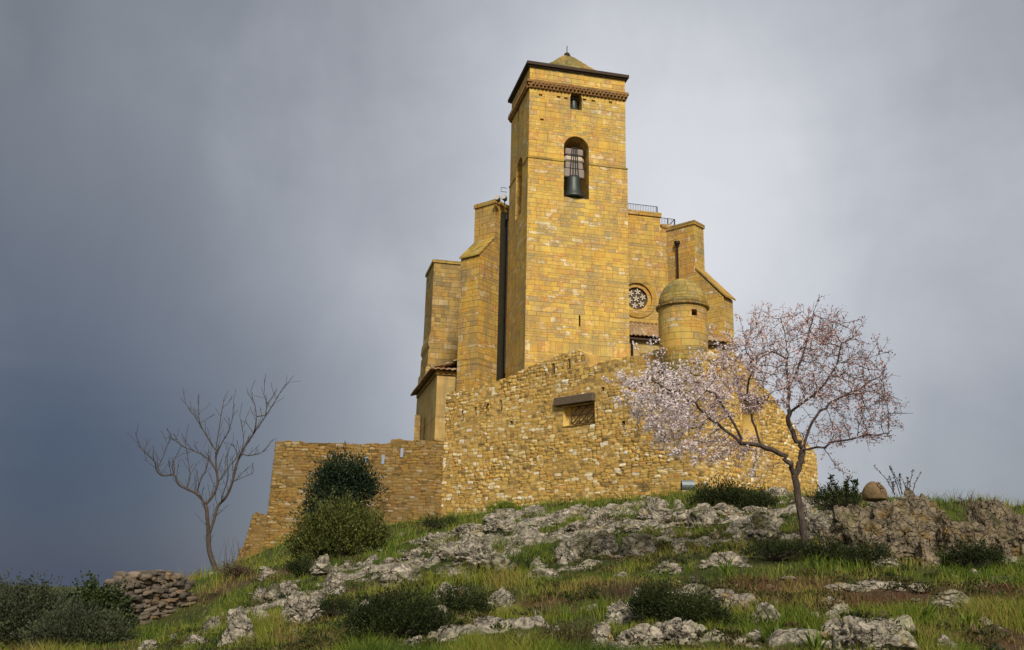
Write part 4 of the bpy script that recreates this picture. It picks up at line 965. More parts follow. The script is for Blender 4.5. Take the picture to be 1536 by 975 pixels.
# the two big outcrops on the right
def outcrop(px, pyb, pyt, w, seed, label, name='rock_outcrop'):
    p = hit0(px, pyb); k = p.y / F; sx = w * k / 2 * 1.02; sz = (pyb - pyt) * k
    V, Fc = ICO[6]; q_ = V.copy(); rs = np.random.default_rng(seed)
    me_s = []
    for n_ in range(14):
        n = rs.normal(size=3); n /= np.linalg.norm(n); d = q_ @ n; q_ = q_ - np.outer(np.maximum(d - rs.uniform(.6, .9), 0) * .8, n)
    o_ = rs.uniform(0, 40, 3); a_ = q_ * 1.7 + o_; b_ = q_ * 4.2 + o_
    wx, wy, wc = worley(a_[:, 0] * 1.1 + .8 * fbm(a_[:, 0], a_[:, 1], a_[:, 2], seed + 7, 3) + a_[:, 1] * .5, a_[:, 2] * 1.1 + .8 * fbm(a_[:, 0], a_[:, 1], a_[:, 2], seed + 8, 3), seed)
    rid2 = np.abs(2 * fbm(b_[:, 0], b_[:, 1], b_[:, 2], seed + 1, 4, .55) - 1)
    r = 1 + .30 * (fbm(a_[:, 0] * .7, a_[:, 1] * .7, a_[:, 2] * .7, seed + 2, 3) - .5) * 2 + .16 * (wc - .5) - .20 * (1 - sstep(0, .22, wy - wx)) - .10 * (1 - sstep(0, .25, rid2)) + .16 * (fbm(b_[:, 0] * 1.6, b_[:, 1] * 1.6, b_[:, 2] * 1.6, seed + 4, 5, .62) - .5)
    q_[:, 2] = np.sign(q_[:, 2]) * np.abs(q_[:, 2]) ** .8
    q_ = q_ * r[:, None] * np.array([sx * 1.05, sx * .6, sz * .95]); me = np_mesh(name, q_, None, Fc, smooth=True)
    o = link(name, me, M['rock_brown']); o.location = (p.x, p.y + sx * .45, p.z + sz * .10); tag(o, label, 'rock outcrop'); return o
def crag(px, pyb, pyt, w, seed, label, n=13):
    p = hit0(px, pyb); k = p.y / F; W_ = w * k; H_ = (pyb - pyt) * k * 1.15; rs = random.Random(seed); Vs = []; Fs = []; o_ = 0
    for i in range(n):
        core = i < 4; t = (i + .5) / 4 if core else rs.uniform(.04, .96); env = math.sin(math.pi * min(max(t, .1), .9)) ** .35
        sx = W_ * (rs.uniform(.26, .34) if core else rs.uniform(.07, .17)); sy = sx * rs.uniform(.7, 1.0); sz = H_ * env * (rs.uniform(.62, .72) if core else rs.uniform(.20, .38))
        me = rock_mesh('tmp', sx, sy, sz, seed * 31 + i, 6 if core else 5, .50 if core else .75, .95)
        V = np.empty(len(me.vertices) * 3, np.float32); me.vertices.foreach_get('co', V); V = V.reshape(-1, 3); a = rs.uniform(-.5, .5); ti = rs.uniform(-.12, .12)
        Rz = np.array(Matrix.Rotation(a, 3, 'Z') @ Matrix.Rotation(ti, 3, 'Y')); V = V @ Rz.T
        up_ = .38 if core else rs.choice([rs.uniform(.05, .3), rs.uniform(.25, .58)])
        yo = W_ * .30 if core else W_ * (.06 + .26 * up_) * rs.uniform(.7, 1.2)
        V = V + np.array([(t - .5) * W_ * .84, yo, H_ * env * up_]); Vs.append(V); Fs.append(ICO[6 if core else 5][1] + o_); o_ += len(V); bpy.data.meshes.remove(me)
    me = np_mesh('rock_outcrop', np.concatenate(Vs), None, np.concatenate(Fs), smooth=True); o = link('rock_outcrop', me, M['rock_brown']); o.location = p; tag(o, label, 'rock outcrop'); return o
crag(1385, 850, 738, 190, 11, 'huge brown craggy outcrop right of the almond tree', 18)
crag(1285, 842, 770, 80, 13, 'darker ochre crag between the almond trunk and the huge outcrop', 9)
crag(1520, 842, 757, 150, 12, 'craggy brown outcrop at the right edge of the photo', 16)
p = hit0(1312, 752); k = 20.5 / F; me = rock_mesh('round_boulder', 19 * k, 19 * k, 20 * k, 991, 5, .12, .1); o = link('round_boulder', me, M['rock_dome']); c_ = C(1312, 742, 21.0); o.location = c_; tag(o, 'smooth rounded brown boulder peeping over the right outcrop', 'boulder')
# small loose stones
stones = [rock_mesh('small_stone', 1, .8, .55, 500 + i, 3, .8, .6) for i in range(8)]
for s_ in stones: s_.materials.append(M['rock'])
n_st = 0
reg = [(560, 800, 1120, 860, 'mid slope turf'), (300, 840, 600, 960, 'left grass slope'), (800, 860, 1500, 960, 'foreground turf'), (700, 765, 1200, 800, 'ground under the golden wall')]
for x0, y0, x1, y1, nm in reg:
    for k in range(40):
        px, py = random.uniform(x0, x1), random.uniform(y0, y1); p = hit0(px, py)
        if p.y > 45: continue
        o = bpy.data.objects.new('small_stone', stones[random.randrange(8)]); COL.objects.link(o)
        s_ = random.uniform(.05, .16) * (p.y / 20) ** .5; o.scale = (s_ * random.uniform(.8, 1.7), s_, s_ * random.uniform(.6, 1.1)); o.rotation_euler = (0, 0, random.uniform(0, 6)); o.location = (p.x, p.y, gz(p.x, p.y) + s_ * .15)
        tag(o, f'small pale stone lying loose on the {nm}', 'stone', f'small stones on the {nm}'); n_st += 1

# ------------------------------------------------------------------ foliage
def leaves_mesh(name, P, size, mat, tone, parent=None, aspect=.5, up=0.0, seed=0, bend=.25, dirs=None):
    """P: (n,3) leaf bases; each leaf two bent triangles (a folded diamond)"""
    rs = np.random.default_rng(seed); n = len(P)
    d = rs.normal(size=(n, 3)) if dirs is None else dirs + rs.normal(size=(n, 3)) * .45
    d[:, 2] += up; d /= np.linalg.norm(d, axis=1, keepdims=True)
    s = rs.normal(size=(n, 3)); s -= d * (s * d).sum(1, keepdims=True); s /= np.linalg.norm(s, axis=1, keepdims=True); nn = np.cross(d, s)
    L = (size * rs.uniform(.6, 1.35, n))[:, None]; Wd = L * aspect * .5
    a = P; b = P + d * L * .5 + s * Wd + nn * L * bend * .3; c = P + d * L - nn * L * bend * .3; e = P + d * L * .5 - s * Wd + nn * L * bend * .3
    V = np.stack([a, b, c, e], 1).reshape(-1, 3); i = np.arange(n)[:, None] * 4; T = np.concatenate([i + np.array([[0, 1, 2]]), i + np.array([[0, 2, 3]])])
    off = np.array(root_loc(parent)) if parent is not None else 0
    me = np_mesh(name, V - off, None, T); attr(me, 'tone', np.repeat(tone, 4)); return link(name, me, mat, parent)
def shrub(name, label, cat, base, lobes, n, size, mat, seed, group=None, stem_mat=None, parts=('foliage', 'stem'), up=.3, shell=.55, aspect=.5):
    """lobes: (dx, dy, dz, rx, ry, rz) relative to base"""
    rs = np.random.default_rng(seed); root = thing(name, label, cat, base, group); b = np.array(base)
    vol = np.array([l[3] * l[4] + l[4] * l[5] + l[3] * l[5] for l in lobes]); cnt = (vol / vol.sum() * n).astype(int); Ps = []; Ds = []
    sprig = []
    for l, c in zip(lobes, cnt):
        ns = max(6, c // 14); u = rs.normal(size=(ns, 3)); u[:, 2] = np.where(u[:, 2] < -.3, -u[:, 2] * .5, u[:, 2]); u /= np.linalg.norm(u, axis=1, keepdims=True)
        rr = shell + (1 - shell) * rs.random(ns) ** .6; lump = .52 + 1.0 * fbm(u[:, 0] * 2.6 + seed, u[:, 1] * 2.6, u[:, 2] * 2.6, seed, 4) + np.clip(rs.normal(size=ns), -1.5, 1.5) * .05
        cen = np.array(l[:3]) + u * (rr * lump)[:, None] * np.array(l[3:]); sprig.append((cen, u))
        m_ = 14; pts = np.repeat(cen, m_, 0); uu = np.repeat(u, m_, 0); tt = rs.random(len(pts))
        tw = np.repeat(np.clip(rs.normal(size=(ns, 3)), -1.6, 1.6) * .55 + np.array([0, 0, .22]), m_, 0); pts = pts + (uu + tw) * (tt[:, None] * size * 3.4) + rs.normal(size=pts.shape) * size * .6
        Ps.append(pts); Ds.append(uu)
    P = np.concatenate(Ps); D = np.concatenate(Ds); ok = P[:, 2] > -.15; P = P[ok]; D = D[ok]
    tone = np.clip(.45 + .9 * (fbm(P[:, 0] * 2.0 + seed, P[:, 1] * 2.0, P[:, 2] * 2.0, seed + 9, 3) - .5) + rs.normal(size=len(P)) * .2, 0, 1)
    leaves_mesh(parts[0], P + b, size, mat, tone, root, aspect, up, seed, dirs=D * .8)
    mb = MB()
    for cen, u in sprig:
        for j in range(0, len(cen), max(1, len(cen) // 9)):
            e = cen[j]; mid = e * .5 + np.array([0, 0, .1 * e[2]]); mb.tube([Vector(b + e * .04), Vector(b + mid), Vector(b + e)], [.03 * max(1, size * 12), .018 * max(1, size * 12), .006], 5)
    mb.build(parts[1], stem_mat or M['bark_dark'], root, uv=False); return root
def px_shrub(px, pyb, wpx, hpx, Y=None, **k):
    p = hit0(px, pyb) if Y is None else C(px, pyb, Y)
    if Y is not None: p.z = min(p.z, gz(p.x, p.y)) if abs(p.z - gz(p.x, p.y)) < 3 else gz(p.x, p.y)
    else: p.z = gz(p.x, p.y)
    s = p.y / F; w = wpx * s; h = hpx * s
    lobes = k.pop('lobes', [(0, 0, .45, .40, .38, .50), (-.25, .05, .34, .28, .30, .36), (.26, -.05, .32, .27, .30, .36), (.05, -.2, .28, .36, .25, .30)])
    L = [(a * w, b_ * w, c * h, d * w, e * w, f * h) for a, b_, c, d, e, f in lobes]
    return shrub(base=tuple(p), lobes=L, **k)
px_shrub(511, 772, 88, 106, Y=38.5, name='evergreen_bush', label='tall dark green holm oak bush against the brown rampart', cat='bush', n=14000, size=.115, mat=M['oak'], seed=21,
         lobes=[(-.02, 0, .72, .30, .3, .28), (-.26, 0, .50, .24, .25, .22), (.24, 0, .54, .26, .25, .22), (.0, -.1, .32, .36, .3, .26), (-.34, 0, .28, .2, .2, .18), (.36, 0, .60, .15, .15, .16), (-.16, 0, .78, .16, .15, .13), (.12, 0, .80, .16, .14, .12)])
px_shrub(505, 864, 120, 98, Y=29.0, name='evergreen_bush', label='broad olive green bush in front of the taller dark bush', cat='bush', n=18000, size=.085, mat=M['olive'], seed=22, up=.55,
         lobes=[(-.02, 0, .62, .34, .32, .36), (-.25, 0, .42, .26, .26, .34), (.26, 0, .50, .25, .26, .34), (.36, 0, .36, .16, .2, .26), (-.36, 0, .30, .15, .2, .24), (.0, -.2, .30, .38, .22, .28)])
# hedge and ivy, bottom left
px_shrub(28, 985, 128, 96, Y=19.5, name='hedge_bush', label='grey green bush at the far left edge', cat='bush', n=24000, size=.055, mat=M['hedge'], seed=31, up=.5)
px_shrub(112, 990, 130, 66, Y=18.5, name='hedge_bush', label='grey green bush in front of the dry stone wall', cat='bush', n=24000, size=.05, mat=M['hedge'], seed=32, up=.5)
px_shrub(85, 960, 110, 58, Y=23.5, name='hedge_bush', label='darker leafy bush between the ivy and the left edge bush', cat='bush', n=14000, size=.065, mat=M['ivy'], seed=33, up=.4)
px_shrub(-40, 985, 100, 118, Y=21, name='hedge_bush', label='tallest grey green bush cut by the left edge', cat='bush', n=12000, size=.055, mat=M['hedge'], seed=34, up=.5)
px_shrub(190, 988, 50, 22, Y=18.5, name='hedge_bush', label='low grey green bush right of the hedge under the dry stone wall', cat='bush', n=5000, size=.045, mat=M['hedge'], seed=36, up=.5)
# scrub
for (px, py, w, h, n, sz, mt, lab) in [
    (592, 966, 132, 66, 15000, .035, 'dark_shrub', 'wide dark green shrub at the bottom edge below the flat rocks'), (690, 940, 74, 54, 7000, .034, 'dark_shrub', 'dark shrub beside the wide one, near yellow lichened rock'),
    (985, 945, 60, 56, 9000, .030, 'dark_shrub', 'upright dark leafy shrub left of its twin in the central foreground'), (1046, 952, 74, 46, 9000, .030, 'dark_shrub', 'lower dark leafy shrub right of its twin in the central foreground'),
    (1085, 766, 84, 34, 8000, .06, 'dark_shrub', 'dark green shrub beside the floodlight at the wall foot'), (1142, 766, 34, 26, 2500, .055, 'dark_shrub', 'small dark shrub behind the almond trunk at the wall foot'),
    (1165, 840, 84, 26, 3800, .036, 'dark_shrub', 'dark low thicket left of the almond trunk'), (1238, 844, 50, 28, 2600, .036, 'dark_shrub', 'dark low thicket right of the almond trunk'), (1300, 852, 66, 26, 3000, .036, 'dark_shrub', 'dark shrub at the foot of the huge outcrop'),
    (1255, 768, 62, 34, 4500, .045, 'dark_shrub', 'bushy shrub on the crest left of the rounded boulder'), (1460, 850, 70, 34, 5000, .034, 'dark_shrub', 'dark shrub between the two right outcrops'), (500, 925, 40, 22, 2500, .03, 'dark_shrub', 'small dark shrub among the left rocks'),
    (755, 775, 40, 20, 2500, .05, 'lush', 'bright green weedy bush at the foot of the curtain wall'), (785, 862, 26, 14, 1500, .03, 'ivy', 'small round dark green cushion plant by the long flat rock'), (354, 868, 38, 18, 1500, .05, 'dry', 'purplish dry bush beside the bare tree foot'),
    (660, 795, 60, 14, 2500, .05, 'dark_shrub', 'low dark weeds where rampart and curtain wall meet'), (452, 866, 36, 18, 1800, .055, 'dark_shrub', 'low dark shrub at the foot of the olive bush')]:
    px_shrub(px, py, w, h, name='scrub_bush', label=lab, cat='shrub', n=n, size=sz, mat=M[mt], seed=px + py, up=.5, group='scrub bushes on the slope')
# stemmy tufts and thin plants
def stems(name, label, cat, px, pyb, wpx, hpx, n, mat, seed, Y=None, lean=.25, r=.004, leafy=0, lmat=None, lsize=.03, group=None):
    p = hit0(px, pyb) if Y is None else C(px, pyb, Y); p.z = gz(p.x, p.y) if Y is None else p.z
    s = p.y / F; rs = random.Random(seed); root = thing(name, label, cat, tuple(p), group); mb = MB(); LP = []; LD_ = []
    for i in range(n):
        bx = rs.uniform(-.45, .45) * wpx * s; by = rs.uniform(-.3, .3) * wpx * s; h = hpx * s * rs.uniform(.55, 1.05); lx = rs.gauss(0, lean) * h + bx * .35; ly = rs.gauss(0, lean) * h
        q0 = Vector((p.x + bx, p.y + by, gz(p.x + bx, p.y + by) - .02 if Y is None else p.z)); q1 = q0 + Vector((lx * .4, ly * .4, h * .55)); q2 = q0 + Vector((lx, ly, h))
        mb.tube([q0, q1, q2], [r, r * .8, r * .35], 4, cap=False)
        for j in range(leafy):
            t_ = rs.uniform(.25, 1); c_ = q0.lerp(q1, t_ * 2) if t_ < .5 else q1.lerp(q2, t_ * 2 - 1); LP.append(c_); LD_.append((rs.gauss(0, 1), rs.gauss(0, 1), .6))
    o = mb.build('stems', mat, root, uv=False)
    a = o.data.attributes.new('tone', 'FLOAT', 'POINT'); rr = np.random.default_rng(seed).random(n); a.data.foreach_set('value', np.repeat(rr, len(mb.v) // n).astype(np.float32))
    if leafy: leaves_mesh('leaves', np.array(LP), lsize, lmat or mat, np.random.default_rng(seed).random(len(LP)), root, .5, .2, seed, dirs=np.array(LD_))
stems('heath_tuft', 'brown upright heath tuft at the bottom centre', 'plant', 850, 980, 66, 46, 130, M['heath'], 61, r=.006, leafy=7, lmat=M['heath'], lsize=.03, lean=.12)
stems('heath_tuft', 'smaller brown heath tuft left of the bottom centre one', 'plant', 775, 985, 60, 36, 90, M['heath'], 62, r=.006, leafy=7, lmat=M['heath'], lsize=.03, lean=.15)
stems('dry_tuft', 'dry straw coloured shrub tuft in the central grass', 'plant', 932, 912, 52, 46, 130, M['dry'], 63, r=.004, lean=.2)
stems('leafy_sprig', 'upright leafy sprig on the crest left of the rounded boulder', 'plant', 1272, 757, 40, 42, 9, M['dark_shrub'], 64, Y=20, r=.008, leafy=40, lmat=M['dark_shrub'], lsize=.07, lean=.15)
stems('red_twig', 'tall reddish twiggy plant on top of the huge outcrop', 'plant', 1355, 742, 36, 40, 9, M['dry'], 65, Y=20, r=.009, leafy=26, lmat=M['dry'], lsize=.045, lean=.28)
stems('red_twig', 'small reddish twig just right of the rounded boulder', 'plant', 1332, 740, 18, 24, 4, M['dry'], 66, Y=20, r=.007, leafy=18, lmat=M['dry'], lsize=.04, lean=.3)
stems('dry_grass_tuft', 'wispy dry grass tuft on the skyline between the right outcrops', 'plant', 1442, 764, 40, 30, 26, M['dry'], 67, Y=21, r=.004, lean=.3)
stems('dry_stalk', 'dark seeded stalk standing in the foreground grass left of the soil patch', 'plant', 1048, 880, 10, 38, 4, M['dry'], 68, r=.007, leafy=10, lmat=M['dry'], lsize=.03, lean=.12)
stems('bare_twigs', 'thin leafless saplings between bare tree and rampart end', 'plant', 346, 850, 40, 46, 16, M['dry'], 69, Y=33, r=.006, lean=.35)
# ---- lush strap leaved clumps
def strap(px, py, w, h, n, seed, label):
    p = hit0(px, py); s = p.y / F; rs = np.random.default_rng(seed); V = []; Q = []; T_ = []
    for i in range(n):
        a = rs.uniform(0, 6.28); r0 = rs.uniform(0, .25) * w * s; L = h * s * rs.uniform(.7, 1.25); b0 = np.array([p.x + r0 * math.cos(a), p.y + r0 * math.sin(a), 0]); b0[2] = gz(b0[0], b0[1])
        o = np.array([math.cos(a), math.sin(a), 0]); sd_ = np.array([-o[1], o[0], 0]); wd = .011 * rs.uniform(.7, 1.3); sp = rs.uniform(.3, .95); k0 = len(V)
        for t in np.linspace(0, 1, 6):
            c_ = b0 + o * L * sp * t ** 1.3 + np.array([0, 0, L * (t - .62 * sp * t * t)]); ww = wd * (1 - t ** 2) + .001; V += [c_ - sd_ * ww, c_ + sd_ * ww]; T_ += [rs.random()] * 2
        Q += [(k0 + 2 * j, k0 + 2 * j + 1, k0 + 2 * j + 3, k0 + 2 * j + 2) for j in range(5)]
    me = np_mesh('strap_leaf_clump', np.array(V), Q, smooth=True); attr(me, 'tone', T_); tag(link('strap_leaf_clump', me, M['lush']), label, 'plant', 'strap leaved clumps')
strap(1380, 938, 80, 46, 60, 1, 'wide arching strap leaved clump in the right foreground'); strap(1330, 945, 40, 40, 26, 2, 'narrow strap leaved clump left of the wide arching one'); strap(1455, 940, 40, 34, 30, 3, 'strap leaved clump right of the wide arching one')
strap(1090, 862, 40, 34, 34, 4, 'bright strap leaved clump left of the almond trunk'); strap(1418, 862, 44, 26, 34, 5, 'bright strap leaved clump under the huge outcrop'); strap(1165, 975, 60, 40, 44, 6, 'strap leaved clump at the bottom edge below the almond'); strap(1225, 985, 50, 50, 34, 7, 'tall strap leaved clump between two bottom edge rocks')

# ------------------------------------------------------------------ grass
def grass():
    rs = np.random.default_rng(5); n = 300000
    u = rs.random(n); Y = 1 / (1 / 9.2 + u * (1 / 46 - 1 / 9.2)); az = rs.uniform(-.60, .60, n); X = np.tan(az) * Y
    z, rk, sl = ground(X, Y, True)
    cl = fbm(X * 1.3, Y * 1.3, 0, 91, 4); lush = fbm(X * .5, Y * .8, 0, 93, 3)
    keep = (rk < .34) & (rs.random(n) < np.clip(.18 + 2.6 * (cl - .36), .06, 1)) & (rs.random(n) > sl * .55)
    for o, px, py, w, h in rock_info:
        sx = w * o.location.y / F / 2 * .92; keep &= ~(((X - o.location.x) / sx) ** 2 + ((Y - o.location.y) / (sx * .8)) ** 2 < 1)
    X, Y, z, cl, sl, lush = (a[keep] for a in (X, Y, z, cl, sl, lush)); n = len(X)
    h = (.05 + .16 * np.clip((cl - .40) * 4, 0, 1) * (.4 + 1.2 * np.clip((lush - .35) * 3, 0, 1))) * rs.uniform(.55, 1.4, n) * np.clip((Y / 15) ** .4, .85, 1.5) * (1 - .45 * sl)
    w = np.clip(.0035 * (Y / 12), .003, .012); a = rs.uniform(0, 6.28, n); dx, dy = np.cos(a), np.sin(a)
    ln = rs.uniform(.15, .9, n) * h; b = rs.uniform(0, 6.28, n); lx, ly = np.cos(b) * ln, np.sin(b) * ln
    V = np.stack([np.stack([X - dx * w, Y - dy * w, z - .02], 1), np.stack([X + dx * w, Y + dy * w, z - .02], 1),
                  np.stack([X + lx * .35 + dx * w * .8, Y + ly * .35 + dy * w * .8, z + h * .6], 1), np.stack([X + lx * .35 - dx * w * .8, Y + ly * .35 - dy * w * .8, z + h * .6], 1),
                  np.stack([X + lx, Y + ly, z + h], 1)], 1).reshape(-1, 3)
    i = np.arange(n)[:, None] * 5; Q = i + np.array([[0, 1, 2, 3]]); T_ = i + np.array([[3, 2, 4]])
    tone = np.clip(.35 + 1.1 * (fbm(X * .9, Y * 1.2, 0, 95, 4) - .48) + .5 * sl + rs.normal(size=n) * .10, 0, 1)
    me = np_mesh('grass', V, Q, T_); attr(me, 'tone', np.repeat(tone, 5)); tag(link('grass', me, M['grass']), 'green and straw coloured grass covering the slope between the rocks', 'grass', None, 'stuff'); return n
print('grass blades', grass())

def cushions():
    rs = np.random.default_rng(15); n = 3600; u = rs.random(n); Y = 1 / (1 / 10.5 + u * (1 / 42 - 1 / 10.5)); X = np.tan(rs.uniform(-.52, .52, n)) * Y
    z, rk, sl = ground(X, Y, True); cl = fbm(X * .7, Y * .9, 0, 191, 4); keep = (cl > .47) | (blob(LEDGE, X, Y) > .35) & (rs.random(n) < .6)
    X, Y, z = X[keep], Y[keep], z[keep]; n = len(X); m_ = 70; r = rs.uniform(.06, .24, n) * (Y / 18) ** .4; a = rs.normal(size=(n, m_, 3)); a[..., 2] = np.abs(a[..., 2]); a /= np.linalg.norm(a, axis=2, keepdims=True)
    cen = np.stack([X, Y, z], 1)[:, None] + a * r[:, None, None] * np.array([1.3, 1, .55]) * rs.random((n, m_, 1)) ** .4
    tone = np.clip(np.repeat(rs.random((n, 1)), m_, 1) * .8 + rs.normal(size=(n, m_)) * .15, 0, 1)
    m = leaf_mat('heath_and_moss', [(0, (.020, .030, .008)), (.3, (.050, .060, .014)), (.5, (.10, .105, .02)), (.65, (.075, .050, .025)), (.85, (.12, .070, .038)), (1, (.17, .13, .03))], .15)
    o = leaves_mesh('low_heath', cen.reshape(-1, 3), .05, m, tone.ravel(), None, .45, .4, 3, dirs=a.reshape(-1, 3)); tag(o, 'low heath and moss cushions growing in the rock clefts and turf', 'ground cover', None, 'stuff')
cushions()
# ------------------------------------------------------------------ trees
def smooth_path(pts, k=4):
    out = []; n = len(pts)
    for i in range(n - 1):
        p0, p1, p2, p3 = pts[max(i - 1, 0)], pts[i], pts[i + 1], pts[min(i + 2, n - 1)]
        for j in range(k):
            t = j / k; out.append(.5 * ((2 * p1) + (p2 - p0) * t + (2 * p0 - 5 * p1 + 4 * p2 - p3) * t * t + (3 * p1 - p0 - 3 * p2 + p3) * t ** 3))
    out.append(pts[-1]); return out
class Tree:
    def __init__(s): s.p = []; s.par = []
    def add(s, p, par): s.p.append(np.array(p, float)); s.par.append(par); return len(s.p) - 1
    def limb(s, pts, start=None):
        ids = []; par = start
        for i, p in enumerate(pts):
            if i == 0 and start is not None: continue
            par = s.add(p, -1 if par is None else par); ids.append(par)
        return ids
    def near(s, p): return int(np.argmin(np.linalg.norm(np.array(s.p) - np.array(p), axis=1)))
    def colonize(s, Att, step, infl, kill, iters, seed=0, trop=(0, 0, 0.0), first=0):
        rs = np.random.default_rng(seed); Att = np.array(Att); NP = np.array(s.p)
        best = np.full(len(Att), 1e9); bi = np.zeros(len(Att), int)
        def upd(i0):
            nonlocal best, bi
            P_ = np.array(s.p[i0:])
            if len(P_) == 0 or len(Att) == 0: return
            d = np.linalg.norm(Att[:, None] - P_[None], axis=2); k = d.argmin(1); dm = d[np.arange(len(Att)), k]; c = dm < best; best = np.where(c, dm, best); bi = np.where(c, k + i0, bi)
        for i in range(first): pass
        upd(first)
        for it in range(iters):
            if len(Att) == 0: break
            act = best < infl
            if not act.any(): break
            n0 = len(s.p); groups_ = {}
            for ai in np.where(act)[0]: groups_.setdefault(int(bi[ai]), []).append(ai)
            for ni, L in groups_.items():
                v = Att[L] - s.p[ni]; v /= np.linalg.norm(v, axis=1, keepdims=True); d = v.mean(0) + rs.normal(size=3) * .12 + np.array(trop); d /= np.linalg.norm(d) + 1e-9
                s.add(s.p[ni] + d * step, ni)
            upd(n0); alive = best > kill; Att = Att[alive]; best = best[alive]; bi = bi[alive]
    def radii(s, r_tip, exp=2.2, maxr=1.0):
        n = len(s.p); acc = np.zeros(n); kids = [[] for _ in range(n)]
        for i, p in enumerate(s.par):
            if p >= 0: kids[p].append(i)
        for i in range(n - 1, -1, -1):
            if not kids[i]: acc[i] = r_tip ** exp
            if s.par[i] >= 0: acc[s.par[i]] += acc[i]
        s.r = np.minimum(acc ** (1 / exp), maxr); s.kids = kids
        return s.r
    def mesh(s, mb_thick, mb_thin, split, sides=5):
        for i in range(len(s.p)):
            if s.par[i] < 0 or s._head(i):
                ch = [i] if s.par[i] < 0 else [s.par[i], i]; j = i
                while s.kids[j]:
                    j = max(s.kids[j], key=lambda k: s.r[k]); ch.append(j)
                if len(ch) < 2: continue
                rr = [min(s.r[c], s.r[ch[1]] * 1.05) if (k == 0 and s.par[i] >= 0) else s.r[c] for k, c in enumerate(ch)]; pp = [Vector(s.p[c]) for c in ch]
                a = [k for k, r_ in enumerate(rr) if r_ >= split]
                if len(a) >= 2:
                    e = a[-1] + 1; mb_thick.tube(pp[:e], rr[:e], 9)
                    if e < len(pp): mb_thin.tube(pp[e - 1:], rr[e - 1:], sides)
                else: mb_thin.tube(pp, rr, sides if rr[0] > .012 else 4, cap=False)
    def _head(s, i):
        p = s.par[i]; return i != max(s.kids[p], key=lambda k: s.r[k])
def jit(pts, Y, amp, seed, drift=0):
    rs = random.Random(seed); o = []; y = Y
    for i, (px, py) in enumerate(pts): o.append(np.array(C(px, py, y))); y += rs.uniform(-amp, amp) + drift
    return o
# ---- almond
AY = 17.55
base_p = hit0(1210, 836); AY = base_p.y
al = Tree()
trunk = smooth_path([np.array(C(x, y, AY)) for x, y in ((1211, 842), (1207, 812), (1203, 782), (1198, 752), (1195, 728), (1192, 714))], 3); trunk[0][2] -= .1
ti = al.limb(trunk); fork = ti[-1]
def limb(pts, Y0, amp, seed, drift, start): 
    L = smooth_path(jit(pts, Y0, amp, seed, drift), 4); rw_ = np.random.default_rng(seed); L = L[:4] + [q + rw_.normal(size=3) * .016 for q in L[4:]]; return al.limb(L, start)
l1 = limb([(1192, 714), (1184, 697), (1171, 680), (1141, 670), (1115, 664), (1090, 647), (1064, 625), (1042, 606), (1008, 586), (975, 568)], AY, .05, 3, -.06, fork)
l2 = limb([(1192, 714), (1200, 697), (1203, 676), (1198, 664), (1186, 643), (1182, 620), (1182, 583), (1182, 540), (1179, 508), (1172, 478)], AY, .05, 4, .03, fork)
l3 = limb([(1203, 676), (1219, 632), (1245, 605), (1288, 582), (1325, 562)], AY, .06, 5, .10, al.near(C(1203, 676, AY)))
l4 = limb([(1203, 676), (1236, 668), (1288, 655), (1335, 650)], AY, .06, 6, -.12, al.near(C(1203, 676, AY)))
l5 = limb([(1115, 664), (1098, 630), (1078, 600), (1052, 572)], AY - .25, .06, 7, .12, al.near(C(1115, 664, AY - .2)))
l6 = limb([(1141, 670), (1130, 630), (1120, 590), (1128, 550), (1112, 515)], AY - .2, .06, 8, -.10, al.near(C(1141, 670, AY - .2)))
l7 = limb([(1182, 620), (1219, 592), (1252, 555), (1262, 515)], AY, .06, 9, -.14, al.near(C(1182, 620, AY)))
l8 = limb([(1182, 583), (1200, 545), (1213, 500), (1222, 472)], AY, .06, 10, .16, al.near(C(1182, 583, AY)))
l9 = limb([(1182, 540), (1158, 528), (1132, 538), (1116, 500)], AY, .06, 12, .1, al.near(C(1182, 540, AY)))
rs = np.random.default_rng(44); Att = []
for (px, py, rx, ry, dep, n) in [(1012, 596, 84, 56, 1.0, 420), (1105, 572, 82, 62, 1.3, 360), (1190, 540, 74, 78, 1.4, 420), (1268, 560, 70, 74, 1.4, 400), (1305, 618, 62, 52, 1.2, 330), (1060, 668, 80, 34, .8, 170), (1235, 500, 52, 36, 1.0, 150), (1150, 505, 44, 42, .9, 120), (1250, 650, 70, 28, .9, 120), (1130, 690, 44, 22, .6, 50), (1255, 700, 12, 14, .3, 10), (985, 640, 40, 40, .6, 70)]:
    u_ = rs.normal(size=(n, 3)); u_ /= np.linalg.norm(u_, axis=1, keepdims=True); u_ *= (rs.random(n) ** .42)[:, None]
    for a in u_: Att.append(np.array(C(px + a[0] * rx, py + a[1] * ry, AY + a[2] * dep)))
al.colonize(Att, .075, 1.0, .112, 90, 1, (0, 0, .06), first=len(trunk))
# long straight whips that break the outline of the crown
ctr = np.array(C(1150, 640, AY)); rsw = np.random.default_rng(77); al.radii(.0036, 2.6, .085); rw = al.r.copy()
for i in range(len(al.p)):
    if rw[i] < .011 and al.par[i] >= 0 and rsw.random() < .085:
        d = al.p[i] - al.p[al.par[i]]; d /= np.linalg.norm(d) + 1e-9; o_ = al.p[i] - ctr; o_ /= np.linalg.norm(o_); v = d * .5 + o_ * .9 + np.array([0, 0, .35]) + rsw.normal(size=3) * .25; v /= np.linalg.norm(v); j = i
        for k in range(rsw.integers(3, 8)): j = al.add(al.p[j] + (v + rsw.normal(size=3) * .06) * .07, j)
